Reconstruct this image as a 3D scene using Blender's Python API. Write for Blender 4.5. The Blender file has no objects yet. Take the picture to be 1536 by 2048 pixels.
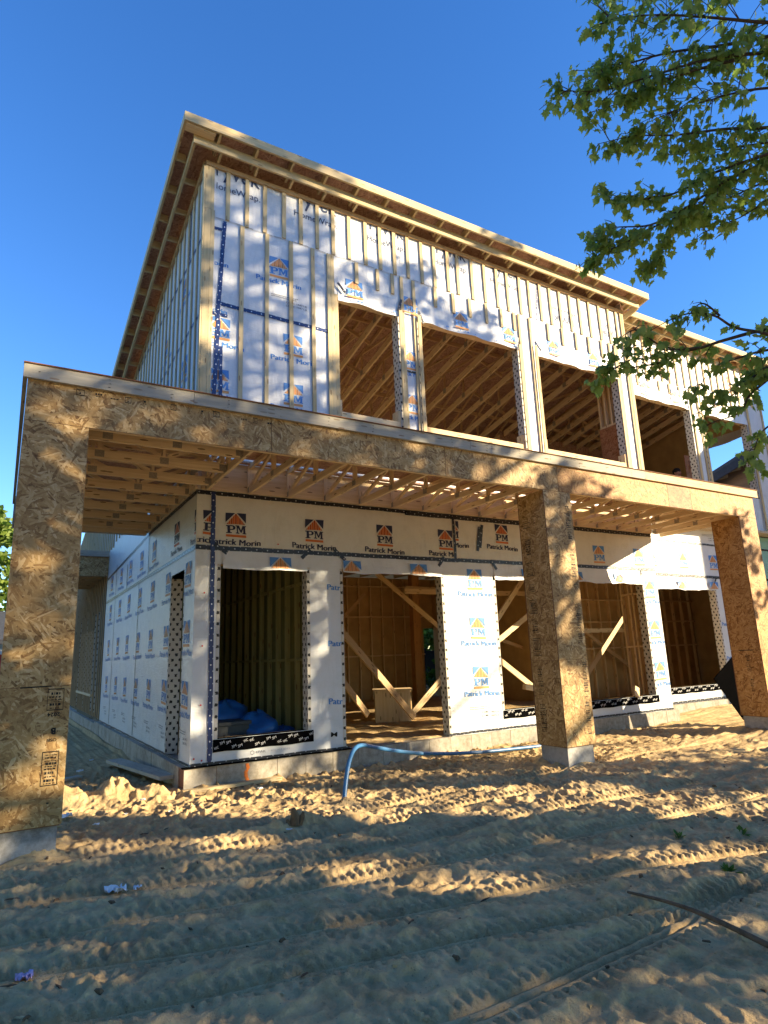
import bpy, math, random
import numpy as np
from mathutils import Vector, Matrix
random.seed(7); NR = np.random.RandomState(11)
R = math.radians
S = bpy.context.scene
COL = S.collection
PI = math.pi
# ------------------------------------------------------------------ helpers
class MB:
    """collects faces with uv (metres) and material slots; builds ONE mesh object"""
    def __init__(s): s.v=[]; s.f=[]; s.uv=[]; s.m=[]; s.mats=[]; s.sm=[]
    def mi(s, m):
        if m not in s.mats: s.mats.append(m)
        return s.mats.index(m)
    def poly(s, pts, m, uv=None, off=(0,0), smooth=False):
        i=len(s.v); s.v+= [tuple(p) for p in pts]; s.f.append(tuple(range(i,i+len(pts)))); s.m.append(s.mi(m)); s.sm.append(smooth)
        if uv is None:
            a=Vector(pts[1])-Vector(pts[0]); b=Vector(pts[2])-Vector(pts[0]); n=a.cross(b)
            ax=max(range(3),key=lambda k:abs(n[k])); k=[(1,2),(0,2),(0,1)][ax]
            uv=[(p[k[0]]+off[0],p[k[1]]+off[1]) for p in pts]
        s.uv+=list(uv)
    def box(s,x0,x1,y0,y1,z0,z1,m,grain=None,edge=None,skip=''):
        o=(random.uniform(0,40),random.uniform(0,40))
        d=(x1-x0,y1-y0,z1-z0)
        if grain is None: grain=max(range(3),key=lambda k:d[k])
        thin=min(range(3),key=lambda k:d[k])
        P=lambda a,b,c:(x1 if a else x0,y1 if b else y0,z1 if c else z0)
        F={'x-':[(0,1,0),(0,0,0),(0,0,1),(0,1,1)],'x+':[(1,0,0),(1,1,0),(1,1,1),(1,0,1)],
           'y-':[(0,0,0),(1,0,0),(1,0,1),(0,0,1)],'y+':[(1,1,0),(0,1,0),(0,1,1),(1,1,1)],
           'z-':[(0,1,0),(1,1,0),(1,0,0),(0,0,0)],'z+':[(0,0,1),(1,0,1),(1,1,1),(0,1,1)]}
        for k,q in F.items():
            if k in skip: continue
            ax='xyz'.index(k[0]); pts=[P(*c) for c in q]
            oth=[a for a in range(3) if a!=ax]
            if grain in oth: oth=[grain]+[a for a in oth if a!=grain]
            mm=edge if (edge and ax!=thin) else m
            s.poly(pts,mm,[(p[oth[0]]+o[0],p[oth[1]]+o[1]+ax*.37) for p in pts])
    def beam(s,p,q,w,h,m,up=(0,0,1)):
        """board from p to q (centre line); w across, h along 'up'"""
        p=Vector(p);q=Vector(q);d=(q-p);L=d.length;d.normalize()
        sd=d.cross(Vector(up)); 
        if sd.length<1e-5: sd=d.cross(Vector((1,0,0)))
        sd.normalize(); u=sd.cross(d); o=(random.uniform(0,40),random.uniform(0,40))
        c=lambda e,a,b:(q if e else p)+sd*(w/2*a)+u*(h/2*b)
        for a,b in (((-1,-1),(1,-1)),((1,-1),(1,1)),((1,1),(-1,1)),((-1,1),(-1,-1))):
            pts=[c(0,*b),c(0,*a),c(1,*a),c(1,*b)]
            wd=w if a[1]==b[1] else h
            s.poly(pts,m,[(o[0],o[1]+wd),(o[0],o[1]),(o[0]+L,o[1]),(o[0]+L,o[1]+wd)]); o=(o[0],o[1]+.31)
        s.poly([c(0,-1,1),c(0,-1,-1),c(0,1,-1),c(0,1,1)][::-1],m,[(o[0],o[1]),(o[0]+.01,o[1]),(o[0]+.01,o[1]+h),(o[0],o[1]+h)])
        s.poly([c(1,-1,1),c(1,-1,-1),c(1,1,-1),c(1,1,1)],m,[(o[0],o[1]),(o[0]+.01,o[1]),(o[0]+.01,o[1]+h),(o[0],o[1]+h)])
    def tube(s,pts,rad,m,n=8,caps=True):
        pts=[Vector(p) for p in pts]; rings=[]; prev=None; L=0; i0=len(s.v)
        for i,p in enumerate(pts):
            t=(pts[min(i+1,len(pts)-1)]-pts[max(i-1,0)]).normalized()
            if prev is None:
                a=t.orthogonal().normalized()
            else:
                a=(prev-t*prev.dot(t)).normalized()
            prev=a; b=t.cross(a); r=rad[i] if hasattr(rad,'__len__') else rad
            if i: L+=(p-pts[i-1]).length
            rings.append([tuple(p+(a*math.cos(2*PI*k/n)+b*math.sin(2*PI*k/n))*r) for k in range(n)]); s.v+=rings[-1]
            if i:
                for k in range(n):
                    k2=(k+1)%n; A=i0+(i-1)*n; B=i0+i*n
                    s.f.append((A+k,A+k2,B+k2,B+k)); s.m.append(s.mi(m)); s.sm.append(True)
                    s.uv+=[(L,k*.03),(L,k*.03+.03),(L+.1,k*.03+.03),(L+.1,k*.03)]
        if caps:
            s.poly(rings[0][::-1],m,[(0,0)]*n); s.poly(rings[-1],m,[(0,0)]*n)
    def add(s,vf,m,fn):
        """add (verts2d/3d, faces) through a point transform"""
        V,F=vf; i=len(s.v); s.v+=[tuple(fn(p)) for p in V]
        for f in F:
            s.f.append(tuple(i+k for k in f)); s.m.append(s.mi(m)); s.sm.append(False); s.uv+=[(V[k][0],V[k][1]) for k in f]
    def build(s,name,parent=None,label=None,loc=None):
        me=bpy.data.meshes.new(name)
        V=s.v
        if loc is not None: V=[(a-loc[0],b-loc[1],c-loc[2]) for a,b,c in V]
        me.from_pydata(V,[],s.f)
        for m in s.mats: me.materials.append(m)
        me.polygons.foreach_set('material_index',s.m); me.polygons.foreach_set('use_smooth',s.sm)
        ul=me.uv_layers.new(name='UVMap'); ul.data.foreach_set('uv',np.array(s.uv,dtype=np.float32).ravel())
        me.update()
        o=bpy.data.objects.new(name,me); COL.objects.link(o)
        if loc is not None: o.location=loc
        if parent: o.parent=parent
        if label: o['label']=label
        return o
def empty(name,loc=(0,0,0),rz=0):
    o=bpy.data.objects.new(name,None); COL.objects.link(o); o.location=loc; o.rotation_euler=(0,0,rz); o.empty_display_size=.2; return o
def tag(o,label,cat,group=None,kind=None):
    if label: o['label']=label
    if cat: o['category']=cat
    if group: o['group']=group
    if kind: o['kind']=kind
    return o
def dup(o,loc=None,rot=None,parent=None):
    c=o.copy(); COL.objects.link(c); c.parent=parent or o.parent
    if loc is not None: c.location=loc
    if rot is not None: c.rotation_euler=rot
    return c
# ------------------------------------------------------------------ materials
class NT:
    def __init__(s,name):
        s.m=bpy.data.materials.new(name); s.m.use_nodes=True; s.t=s.m.node_tree; s.t.nodes.clear()
        s.out=s.n('ShaderNodeOutputMaterial'); s.b=s.n('ShaderNodeBsdfPrincipled'); s.l(s.b.outputs[0],s.out.inputs[0])
    def n(s,k,**a):
        x=s.t.nodes.new(k)
        for q,v in a.items(): setattr(x,q,v)
        return x
    def l(s,a,b): s.t.links.new(a,b)
    def val(s,sock,v):
        if hasattr(v,'links'): s.l(v,sock)
        else: sock.default_value=v
    def M(s,op,a,b=0.,c=None):
        x=s.n('ShaderNodeMath',operation=op); s.val(x.inputs[0],a); s.val(x.inputs[1],b)
        if c is not None: s.val(x.inputs[2],c)
        return x.outputs[0]
    def uv(s): return s.n('ShaderNodeTexCoord').outputs['UV']
    def obj(s): return s.n('ShaderNodeTexCoord').outputs['Object']
    def map(s,v,scale=(1,1,1),rot=(0,0,0),loc=(0,0,0)):
        x=s.n('ShaderNodeMapping'); s.l(v,x.inputs[0]); x.inputs[1].default_value=loc; x.inputs[2].default_value=rot; x.inputs[3].default_value=scale; return x.outputs[0]
    def noise(s,v,scale,detail=3,rough=.55,dist=0,dim='3D'):
        x=s.n('ShaderNodeTexNoise',noise_dimensions=dim); s.l(v,x.inputs['Vector']); x.inputs['Scale'].default_value=scale; x.inputs['Detail'].default_value=detail
        x.inputs['Roughness'].default_value=rough; x.inputs['Distortion'].default_value=dist; return x.outputs[0]
    def ramp(s,f,stops,interp='LINEAR'):
        x=s.n('ShaderNodeValToRGB'); s.l(f,x.inputs[0]); e=x.color_ramp; e.interpolation=interp
        while len(e.elements)<len(stops): e.elements.new(.5)
        for el,(p,c) in zip(e.elements,stops): el.position=p; el.color=(*c,1) if len(c)==3 else c
        return x.outputs[0]
    def mix(s,f,a,b,t='MIX'):
        x=s.n('ShaderNodeMix',data_type='RGBA',blend_type=t); s.val(x.inputs[0],f)
        for k,v in ((6,a),(7,b)):
            if hasattr(v,'links'): s.l(v,x.inputs[k])
            else: x.inputs[k].default_value=(*v,1)
        return x.outputs[2]
    def bump(s,h,strength,dist=.01):
        x=s.n('ShaderNodeBump'); s.l(h,x.inputs['Height']); x.inputs['Strength'].default_value=strength; x.inputs['Distance'].default_value=dist
        s.l(x.outputs[0],s.b.inputs['Normal']); return x
    def done(s,col=None,rough=.7,spec=None,metal=0):
        if col is not None:
            if hasattr(col,'links'): s.l(col,s.b.inputs['Base Color'])
            else: s.b.inputs['Base Color'].default_value=(*col,1)
        s.val(s.b.inputs['Roughness'],rough); s.b.inputs['Metallic'].default_value=metal
        if spec is not None: s.b.inputs['Specular IOR Level'].default_value=spec
        return s.m
def plain(name,c,rough=.7,var=.25,scale=20,metal=0,spec=.3):
    t=NT(name); n=t.noise(t.obj(),scale,4)
    col=t.ramp(n,[(.25,tuple(x*(1-var) for x in c)),(.75,tuple(min(1,x*(1+var)) for x in c))])
    t.bump(n,.15,.004); return t.done(col,rough,spec,metal)
def lumber(name,a,b,knot=(.2,.1,.04),rough=.75,weather=None):
    t=NT(name); u=t.uv()
    g=t.noise(t.map(u,(1.6,34,1)),1,4,.6,.6,'2D')          # grain lines along u
    lo=t.noise(t.map(u,(.35,3,1)),1,2,.5,0,'2D')
    f=t.M('ADD',t.M('MULTIPLY',g,.6),t.M('MULTIPLY',lo,.5))
    col=t.ramp(f,[(.3,a),(.75,b)])
    v=t.n('ShaderNodeTexVoronoi',voronoi_dimensions='2D'); t.l(t.map(u,(1.9,9,1)),v.inputs['Vector']); v.inputs['Scale'].default_value=1
    k=t.M('MULTIPLY',t.M('LESS_THAN',v.outputs['Distance'],.085),.75)
    col=t.mix(k,col,knot)
    if weather:
        w=t.ramp(t.noise(t.map(u,(1.2,6,1)),1,4,.65,.3,'2D'),[(.38,(0,0,0)),(.68,(1,1,1))])
        col=t.mix(t.M('MULTIPLY',w,.7),col,weather)
    t.bump(g,.25,.003); return t.done(col,rough,.25)
def osb(name,stops,rough=.62,bump=.4):
    t=NT(name); u=t.uv()
    wob=t.noise(u,5,2,.5,0,'2D')
    best=None
    for i,(ang,sc) in enumerate(((12,(8.5,46)),(63,(9.5,40)),(118,(8,52)),(160,(9,38)),(88,(11,44)),(38,(7.5,56)))):
        mv=t.map(u,(sc[0],sc[1],1),(0,0,0),(i*3.7,i*9.1,0))
        r=t.map(u,(1,1,1),(0,0,R(ang)),(i*1.3,i*2.1,0)); mv=t.map(r,(sc[0],sc[1],1))
        va=t.n('ShaderNodeVectorMath',operation='ADD'); t.l(mv,va.inputs[0])
        cx=t.n('ShaderNodeCombineXYZ'); t.l(t.M('MULTIPLY',wob,.35),cx.inputs[0]); t.l(t.M('MULTIPLY',wob,.8),cx.inputs[1]); t.l(cx.outputs[0],va.inputs[1])
        v=t.n('ShaderNodeTexVoronoi',voronoi_dimensions='2D'); t.l(va.outputs[0],v.inputs['Vector']); v.inputs['Scale'].default_value=1
        sp=t.n('ShaderNodeSeparateColor'); t.l(v.outputs['Color'],sp.inputs[0])
        if best is None: best,tone=sp.outputs[0],sp.outputs[1]
        else:
            c=t.M('GREATER_THAN',sp.outputs[0],best)
            x=t.n('ShaderNodeMix',data_type='FLOAT'); t.l(c,x.inputs[0]); t.l(tone,x.inputs[2]); t.l(sp.outputs[1],x.inputs[3]); tone=x.outputs[0]
            best=t.M('MAXIMUM',best,sp.outputs[0])
    fine=t.noise(t.map(u,(30,30,1)),1,4,.7,.4,'2D')
    f=t.M('ADD',t.M('MULTIPLY',tone,.8),t.M('MULTIPLY',t.M('SUBTRACT',fine,.5),.55))
    f=t.M('ADD',f,.08)
    col=t.ramp(f,stops)
    big=t.noise(u,1.3,2,.5,0,'2D'); col=t.mix(t.ramp(big,[(.35,(0,0,0)),(.7,(.35,.35,.35))]),col,tuple(x*.75 for x in stops[1][1]))
    t.bump(f,bump,.004); return t.done(col,rough,.3)
def wrap(name,base,tint,rough=.38):
    t=NT(name); u=t.uv()
    w1=t.noise(t.map(u,(2.2,.9,1),(0,0,.35)),1.6,5,.5,1.6,'2D')
    w2=t.noise(t.map(u,(1.1,5,1),(0,0,-.5)),2.2,4,.55,2.2,'2D')
    w3=t.noise(t.map(u,(12,2.2,1),(0,0,.12)),1.,3,.5,1.,'2D')
    h=t.M('ADD',t.M('MULTIPLY',w1,.9),t.M('ADD',t.M('MULTIPLY',w2,.35),t.M('MULTIPLY',w3,.12)))
    dirt=t.noise(u,3.5,5,.7,0,'2D')
    col=t.ramp(dirt,[(.3,tint),(.55,base)])
    t.bump(h,.40,.03); return t.done(col,rough,.35)
def tapemat(name,base,dot,period=.16,w=.065,r=.010):
    t=NT(name); sp=t.n('ShaderNodeSeparateXYZ'); t.l(t.uv(),sp.inputs[0])
    fu=t.M('MULTIPLY',t.M('SUBTRACT',t.M('FRACT',t.M('DIVIDE',sp.outputs[0],period)),.5),period)
    fv=t.M('SUBTRACT',sp.outputs[1],w*.5)
    d=t.M('SQRT',t.M('ADD',t.M('MULTIPLY',fu,fu),t.M('MULTIPLY',fv,fv)))
    a=t.M('LESS_THAN',d,r)
    fu2=t.M('ABSOLUTE',t.M('SUBTRACT',t.M('FRACT',t.M('ADD',t.M('DIVIDE',sp.outputs[0],period),.5)),.5))
    b=t.M('MULTIPLY',t.M('LESS_THAN',fu2,.05),t.M('LESS_THAN',t.M('ABSOLUTE',t.M('SUBTRACT',t.M('ABSOLUTE',fv),.028)),.004))
    n=t.noise(t.uv(),9,3,.6,0,'2D'); t.bump(n,.5,.01)
    return t.done(t.mix(t.M('MAXIMUM',a,b),base,dot),.35,.5)
def jambmat(name,base,dot):
    t=NT(name); sp=t.n('ShaderNodeSeparateXYZ'); t.l(t.uv(),sp.inputs[0])
    row=t.M('FLOOR',t.M('DIVIDE',sp.outputs[1],.075))
    uu=t.M('ADD',t.M('DIVIDE',sp.outputs[0],.11),t.M('MULTIPLY',t.M('MODULO',row,2.),.5))
    n=t.noise(t.uv(),40,2,.5,0,'2D'); nn=t.M('MULTIPLY',t.M('SUBTRACT',n,.5),.25)
    fu=t.M('ABSOLUTE',t.M('ADD',t.M('SUBTRACT',t.M('FRACT',uu),.5),nn)); fv=t.M('ABSOLUTE',t.M('ADD',t.M('SUBTRACT',t.M('FRACT',t.M('DIVIDE',sp.outputs[1],.075)),.5),nn))
    k=t.M('MULTIPLY',t.M('LESS_THAN',fu,.17),t.M('LESS_THAN',fv,.27))
    w=t.noise(t.map(t.uv(),(8,2,1)),1,4,.6,1,'2D'); t.bump(w,.5,.02)
    return t.done(t.mix(k,base,dot),.5,.3)
def leafmat(name,a,b,c,trans=.35):
    t=NT(name); oi=t.n('ShaderNodeNewGeometry')
    rnd=oi.outputs['Random Per Island']
    col=t.ramp(rnd,[(0,a),(.6,b),(1,c)]); 
    t.done(col,.55,.3)
    tr=t.n('ShaderNodeBsdfTranslucent'); t.l(t.mix(.5,col,(.25,.42,.03)),tr.inputs[0])
    mx=t.n('ShaderNodeMixShader'); mx.inputs[0].default_value=trans; t.l(t.b.outputs[0],mx.inputs[1]); t.l(tr.outputs[0],mx.inputs[2]); t.l(mx.outputs[0],t.out.inputs[0]); return t.m
def blockmat(name,base,dark):
    t=NT(name); u=t.uv(); n=t.noise(u,14,6,.7,0,'2D'); n2=t.noise(u,1.8,3,.6,0,'2D')
    f=t.M('ADD',t.M('MULTIPLY',n,.5),t.M('MULTIPLY',n2,.5))
    col=t.ramp(f,[(.35,dark),(.62,base)]); t.bump(n,.35,.006); return t.done(col,.85,.2)
MT={}
MT['wrap']=wrap('house wrap',(.71,.73,.74),(.66,.68,.68))
MT['bouncetint']=wrap('cream band wrap',(.72,.68,.56),(.66,.62,.50))  # band has its own print; warm sand bounce put into the base colour
MT['tyvek']=wrap('upper wrap',(.70,.72,.74),(.65,.67,.69),.42)
MT['lum']=lumber('lumber',(.62,.44,.23),(.84,.66,.40))
MT['lumold']=lumber('weathered lumber',(.50,.37,.18),(.72,.58,.34),weather=(.46,.38,.24))
MT['lumgrey']=lumber('grey board',(.40,.35,.26),(.56,.51,.41),weather=(.30,.30,.26))
MT['rough']=lumber('dark lumber',(.48,.31,.16),(.64,.45,.25))
MT['glulam']=lumber('orange post',(.42,.21,.07),(.56,.31,.12))
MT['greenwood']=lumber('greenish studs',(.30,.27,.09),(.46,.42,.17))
OST=[(0,(.13,.06,.02)),(.16,(.29,.165,.06)),(.42,(.44,.275,.105)),(.72,(.56,.375,.16)),(1,(.73,.56,.31))]
MT['osb']=osb('osb sheet',OST)
MT['osb2']=osb('osb sheet warm',[(0,(.16,.06,.015)),(.25,(.36,.17,.05)),(.55,(.50,.27,.085)),(.85,(.58,.34,.13)),(1,(.64,.42,.2))])
MT['osbpale']=osb('pale subfloor',[(0,(.40,.30,.19)),(.3,(.58,.46,.30)),(.7,(.68,.56,.40)),(1,(.76,.66,.5))])
MT['osbred']=osb('osb reddish patch',[(0,(.18,.06,.02)),(.4,(.38,.15,.06)),(1,(.5,.25,.12))])
MT['osbdark']=osb('osb deck',[(0,(.20,.10,.065)),(.3,(.40,.22,.15)),(.7,(.50,.31,.21)),(1,(.60,.41,.29))])
MT['edge']=plain('osb edge',(.20,.09,.045),.8,.35,60)
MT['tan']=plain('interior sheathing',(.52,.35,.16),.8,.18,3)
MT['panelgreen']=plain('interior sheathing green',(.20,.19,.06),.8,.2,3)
MT['tape']=tapemat('black tape',(.012,.014,.022),(.5,.5,.52))
MT['tapeblue']=tapemat('blue tape',(.012,.03,.13),(.7,.74,.8))
MT['jamb']=jambmat('printed jamb wrap',(.60,.57,.50),(.03,.028,.025))
MT['block']=blockmat('concrete block',(.47,.43,.36),(.25,.22,.17))
MT['conc']=blockmat('poured concrete',(.45,.44,.42),(.20,.19,.175))
MT['navy']=plain('navy ink',(.028,.03,.065),.6,.1)
MT['orange']=plain('orange ink',(.62,.16,.03),.6,.1)
MT['orange2']=plain('dark orange ink',(.45,.10,.02),.6,.1)
MT['blueink']=plain('blue ink',(.10,.27,.62),.55,.1)
MT['lorange']=plain('faded orange ink',(.70,.33,.12),.55,.1)
MT['lorange2']=plain('faded dark orange ink',(.52,.24,.10),.55,.1)
MT['tyink']=plain('dark blue ink',(.05,.07,.14),.55,.1)
MT['greyink']=plain('grey ink',(.22,.24,.27),.6,.1)
MT['palegrey']=plain('pale print',(.45,.47,.5),.6,.1)
MT['black']=plain('black ink',(.02,.018,.015),.7,.2)
MT['white']=plain('white ink',(.75,.75,.75),.5,.05)
MT['spray']=plain('orange spray paint',(.85,.22,.04),.7,.2)
MT['plate']=plain('galvanised plate',(.34,.29,.22),.65,.3,60,.15)
MT['bark']=plain('bark',(.085,.065,.05),.9,.4,30)
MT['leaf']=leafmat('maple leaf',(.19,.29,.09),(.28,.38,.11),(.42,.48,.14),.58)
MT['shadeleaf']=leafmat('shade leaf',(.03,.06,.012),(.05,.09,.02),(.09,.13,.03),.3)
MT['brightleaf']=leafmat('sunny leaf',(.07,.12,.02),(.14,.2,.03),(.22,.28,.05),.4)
MT['hose']=plain('blue pipe',(.04,.15,.33),.35,.12,6,0,.5)
MT['tarp']=plain('blue tarp',(.02,.14,.42),.35,.25,5,0,.5)
MT['bin']=plain('grey bin',(.06,.065,.07),.5,.15)
MT['skin']=plain('skin',(.45,.24,.16),.6,.1)
MT['hair']=plain('hair',(.02,.014,.01),.7,.2)
MT['shirt']=plain('dark shirt',(.05,.05,.06),.9,.2)
MT['trouser']=plain('trousers',(.06,.07,.1),.9,.2)
MT['blackboard']=plain('black board',(.004,.004,.0045),1.0,.2,20,0,0)
MT['red']=plain('red paint',(.5,.04,.03),.5,.1)
MT['roofdark']=plain('dark shingles',(.045,.05,.06),.85,.3,12)
MT['siding']=lumber('brown siding',(.16,.09,.05),(.26,.16,.09))
MT['fence']=plain('dark fence',(.03,.032,.04),.8,.2,8)
MT['paper']=plain('paper',(.75,.77,.8),.6,.08)
MT['pinkpaper']=plain('lilac paper',(.55,.42,.6),.6,.1)
MT['stump']=plain('old wood',(.16,.10,.05),.9,.4,25)
MT['stick']=plain('stick bark',(.13,.085,.05),.9,.35,25)
MT['weed']=leafmat('weed leaf',(.05,.12,.015),(.09,.18,.03),(.14,.24,.05))
MT['membrane']=plain('white membrane',(.6,.6,.6),.5,.05)
MT['shadewrap']=plain('wrap with porch shade',(.10,.09,.055),.8,.2,4)  # rear-porch shade put into the colour of the wrapped wall
MT['greencast']=wrap('wrap with green light cast',(.30,.55,.45),(.27,.5,.42))  # green cast of the shaded right end put into the wrap colour
# sand
def sandmat():
    t=NT('sand'); o=t.obj()
    n1=t.noise(o,1.7,6,.7); n2=t.noise(o,9,6,.65); n3=t.noise(o,160,3,.7)
    f=t.M('ADD',t.M('MULTIPLY',n1,.55),t.M('MULTIPLY',n2,.45))
    col=t.ramp(f,[(.34,(.31,.21,.105)),(.48,(.51,.363,.183)),(.66,(.68,.50,.262))])
    v=t.n('ShaderNodeTexVoronoi'); t.l(o,v.inputs['Vector']); v.inputs['Scale'].default_value=26
    peb=t.M('MULTIPLY',t.M('LESS_THAN',v.outputs['Distance'],.12),.5); col=t.mix(peb,col,(.2,.15,.1))
    n4=t.noise(o,38,4,.7); h=t.M('ADD',t.M('MULTIPLY',n2,.7),t.M('ADD',t.M('MULTIPLY',n4,.45),t.M('MULTIPLY',n3,.14))); t.bump(h,.9,.035)
    return t.done(col,.95,.12)
MT['sand']=sandmat()
# ------------------------------------------------------------------ lettering
_tc={}
def text2d(body,size=1,bold=0):
    k=(body,bold)
    if k not in _tc:
        c=bpy.data.curves.new('t','FONT'); c.body=body; c.size=1; c.offset=bold; c.resolution_u=3; c.fill_mode='FRONT'
        o=bpy.data.objects.new('t',c); COL.objects.link(o); dg=bpy.context.evaluated_depsgraph_get(); me=bpy.data.meshes.new_from_object(o.evaluated_get(dg))
        V=[(v.co.x,v.co.y) for v in me.vertices]; F=[tuple(p.vertices) for p in me.polygons]
        bpy.data.objects.remove(o); bpy.data.curves.remove(c); bpy.data.meshes.remove(me); _tc[k]=(V,F)
    return _tc[k]
def put_text(mb,body,m,fn,x0,x1,zb,h,bold=0,rot=0):
    """text scaled to span x0..x1 and cap height h, baseline zb, in plane given by fn(a,b)"""
    V,F=text2d(body,1,bold); xs=[v[0] for v in V]; a,b=min(xs),max(xs)
    sx=(x1-x0)/(b-a); sz=h/.70
    if rot: mb.add((V,F),m,lambda p:fn(x1-(p[0]-a)*sx, zb-p[1]*sz))
    else: mb.add((V,F),m,lambda p:fn(x0+(p[0]-a)*sx, zb+p[1]*sz))
def clip_poly(P,axis,val,keep_less=True):
    out=[]
    for i in range(len(P)):
        a,b=P[i],P[(i+1)%len(P)]; ia=(a[axis]<=val)==keep_less; ib=(b[axis]<=val)==keep_less
        if ia: out.append(a)
        if ia!=ib:
            t=(val-a[axis])/(b[axis]-a[axis]); out.append(tuple(a[k]+(b[k]-a[k])*t for k in range(2)))
    return out
def pm_shapes():
    L=[]  # (poly, kind) in unit box 0..1 x 0..1.12
    L+=[([(.02,1.1),(.46,1.1),(.02,.66)],'b'),([(.98,1.1),(.98,.66),(.54,1.1)],'b')]
    n=9; base=.58; apex=1.08
    for i in range(n):
        a=.06+.88*i/n+.006; b=.06+.88*(i+1)/n-.006
        hz=lambda x: base+(apex-base)*(1-abs(x-.5)/.44)
        P=[(a,base),(b,base),(b,hz(b))]+([(.5,apex)] if a<.5<b else [])+[(a,hz(a))]
        L.append((P,'o' if i%2 else 'p'))
    def P_(ox,s,pol): return [(ox+x*s[0],.16+y*s[1]) for x,y in pol]
    s=(.46,.37)
    for q in ([(0,0),(.58,0),(.58,.12),(0,.12)],[(.14,.12),(.42,.12),(.42,.87),(.14,.87)],[(0,.87),(.62,.87),(.62,1),(0,1)],[(.42,.40),(.62,.40),(.62,.53),(.42,.53)]): L.append((P_(.03,s,q),'b'))
    for i in range(6):
        t0,t1=PI/2-PI*i/6,PI/2-PI*(i+1)/6
        q=[(.62+.36*math.cos(t0),.7+.3*math.sin(t0)),(.62+.36*math.cos(t1),.7+.3*math.sin(t1)),(.62+.1*math.cos(t1),.7+.17*math.sin(t1)),(.62+.1*math.cos(t0),.7+.17*math.sin(t0))]
        L.append((P_(.03,s,q[::-1]),'b'))
    s=(.50,.37)
    for q in ([(0,0),(.34,0),(.34,.12),(0,.12)],[(.1,.12),(.22,.12),(.22,1),(0,1),(0,.88),(.1,.88)],[(.22,1),(.22,.72),(.47,.12),(.5,.12),(.5,.42),(.34,1)],
              [(.5,.42),(.5,.12),(.53,.12),(.72,.62),(.72,1),(.66,1)],[(.72,.12),(.92,.12),(.92,.88),(1,.88),(1,1),(.72,1)],[(.64,0),(1,0),(1,.12),(.64,.12)]): L.append((P_(.48,s,q),'b'))
    L.append(([(.03,0),(.97,0),(.97,.11),(.03,.11)],'o'))
    return L
PM=pm_shapes()
def nudge(fn,d):
    def g(a,b):
        p=Vector(fn(a,b)); n=(Vector(fn(a+.01,b))-p).cross(Vector(fn(a,b+.01))-p); n.normalize(); return tuple(p+n*d)
    return g
def logo(mb,fn,xc,ztop,w=.34,h=.355,tw=.75,dark=False,text=True,zmin=-99,xmin=-99,xmax=99,zmax=99):
    """printed builder's emblem with its name beneath; clipped to the sheet it is printed on"""
    mats={'b':MT['navy'],'o':MT['orange'],'p':MT['orange2']} if dark else {'b':MT['blueink'],'o':MT['lorange'],'p':MT['lorange2']}
    zb=ztop-h
    def put(P,m,fn=fn):
        for ax,v,l in ((1,zmin,False),(1,zmax,True),(0,xmin,False),(0,xmax,True)):
            if len(P)>2: P=clip_poly(P,ax,v,l)
        if len(P)>2: mb.add(([p for p in P],[tuple(range(len(P)))]),m,lambda p:fn(p[0],p[1]))
    for P,k in PM: put([(xc-w/2+x*w,zb+y*h/1.1) for x,y in P],mats[k])
    if text:
        V,F=text2d('Patrick Morin',1,0); xs=[v[0] for v in V]; a,b=min(xs),max(xs); sx=(tw-.009)/(b-a); sz=.084/.7
        for dx,dn in ((0,0),(.009,.0012)):           # struck twice for the heavy face
            for f in F: put([(xc-tw/2+dx+(V[i][0]-a)*sx,zb-.115+V[i][1]*sz) for i in f],mats['b'],nudge(fn,dn))
def finelines(mb,fn,xc,z,w=.5,text='CCMC 14471-R',m=None,xmin=-99,xmax=99):
    m=m or MT['greyink']
    for k,(ww,hh) in enumerate(((.8,.012),(.74,.012))):
        a,b=max(xmin,xc-w/2),min(xmax,xc-w/2+w*ww)
        for x in np.arange(a,b-.03,.034): mb.poly([fn(x,z-k*.03),fn(x+.024,z-k*.03),fn(x+.024,z-k*.03+hh),fn(x,z-k*.03+hh)],m)
    for k in range(2):
        a,b=xc-w*.1,xc+w/2
        if a>xmin and b<xmax: put_text(mb,text,m,fn,a,b,z-.1-k*.055,.032,.01)
# ------------------------------------------------------------------ dimensions (metres)
D=2.08; A=2.15; XW=11.86; RC=2.63; XR=18.43; ZT=3.17; ZF=.345
SL=.2156                        # roof pitch
def roofz(y): return 9.62-SL*(y-1.65)      # underside of the roof deck
house=empty('unfinished_house',(A,D,0))
tag(house,'unfinished two-storey timber house in white printed wrap with boarded porch','house')
def hp(mb,name,parent=None,label=None):
    o=mb.build(name,None,label)
    p=parent or house
    o.parent=p
    # keep world coordinates while parented to the house empty
    o.matrix_parent_inverse=Matrix.Identity(4)
    if p is house: o.location=(-A,-D,0)
    return o
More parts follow.
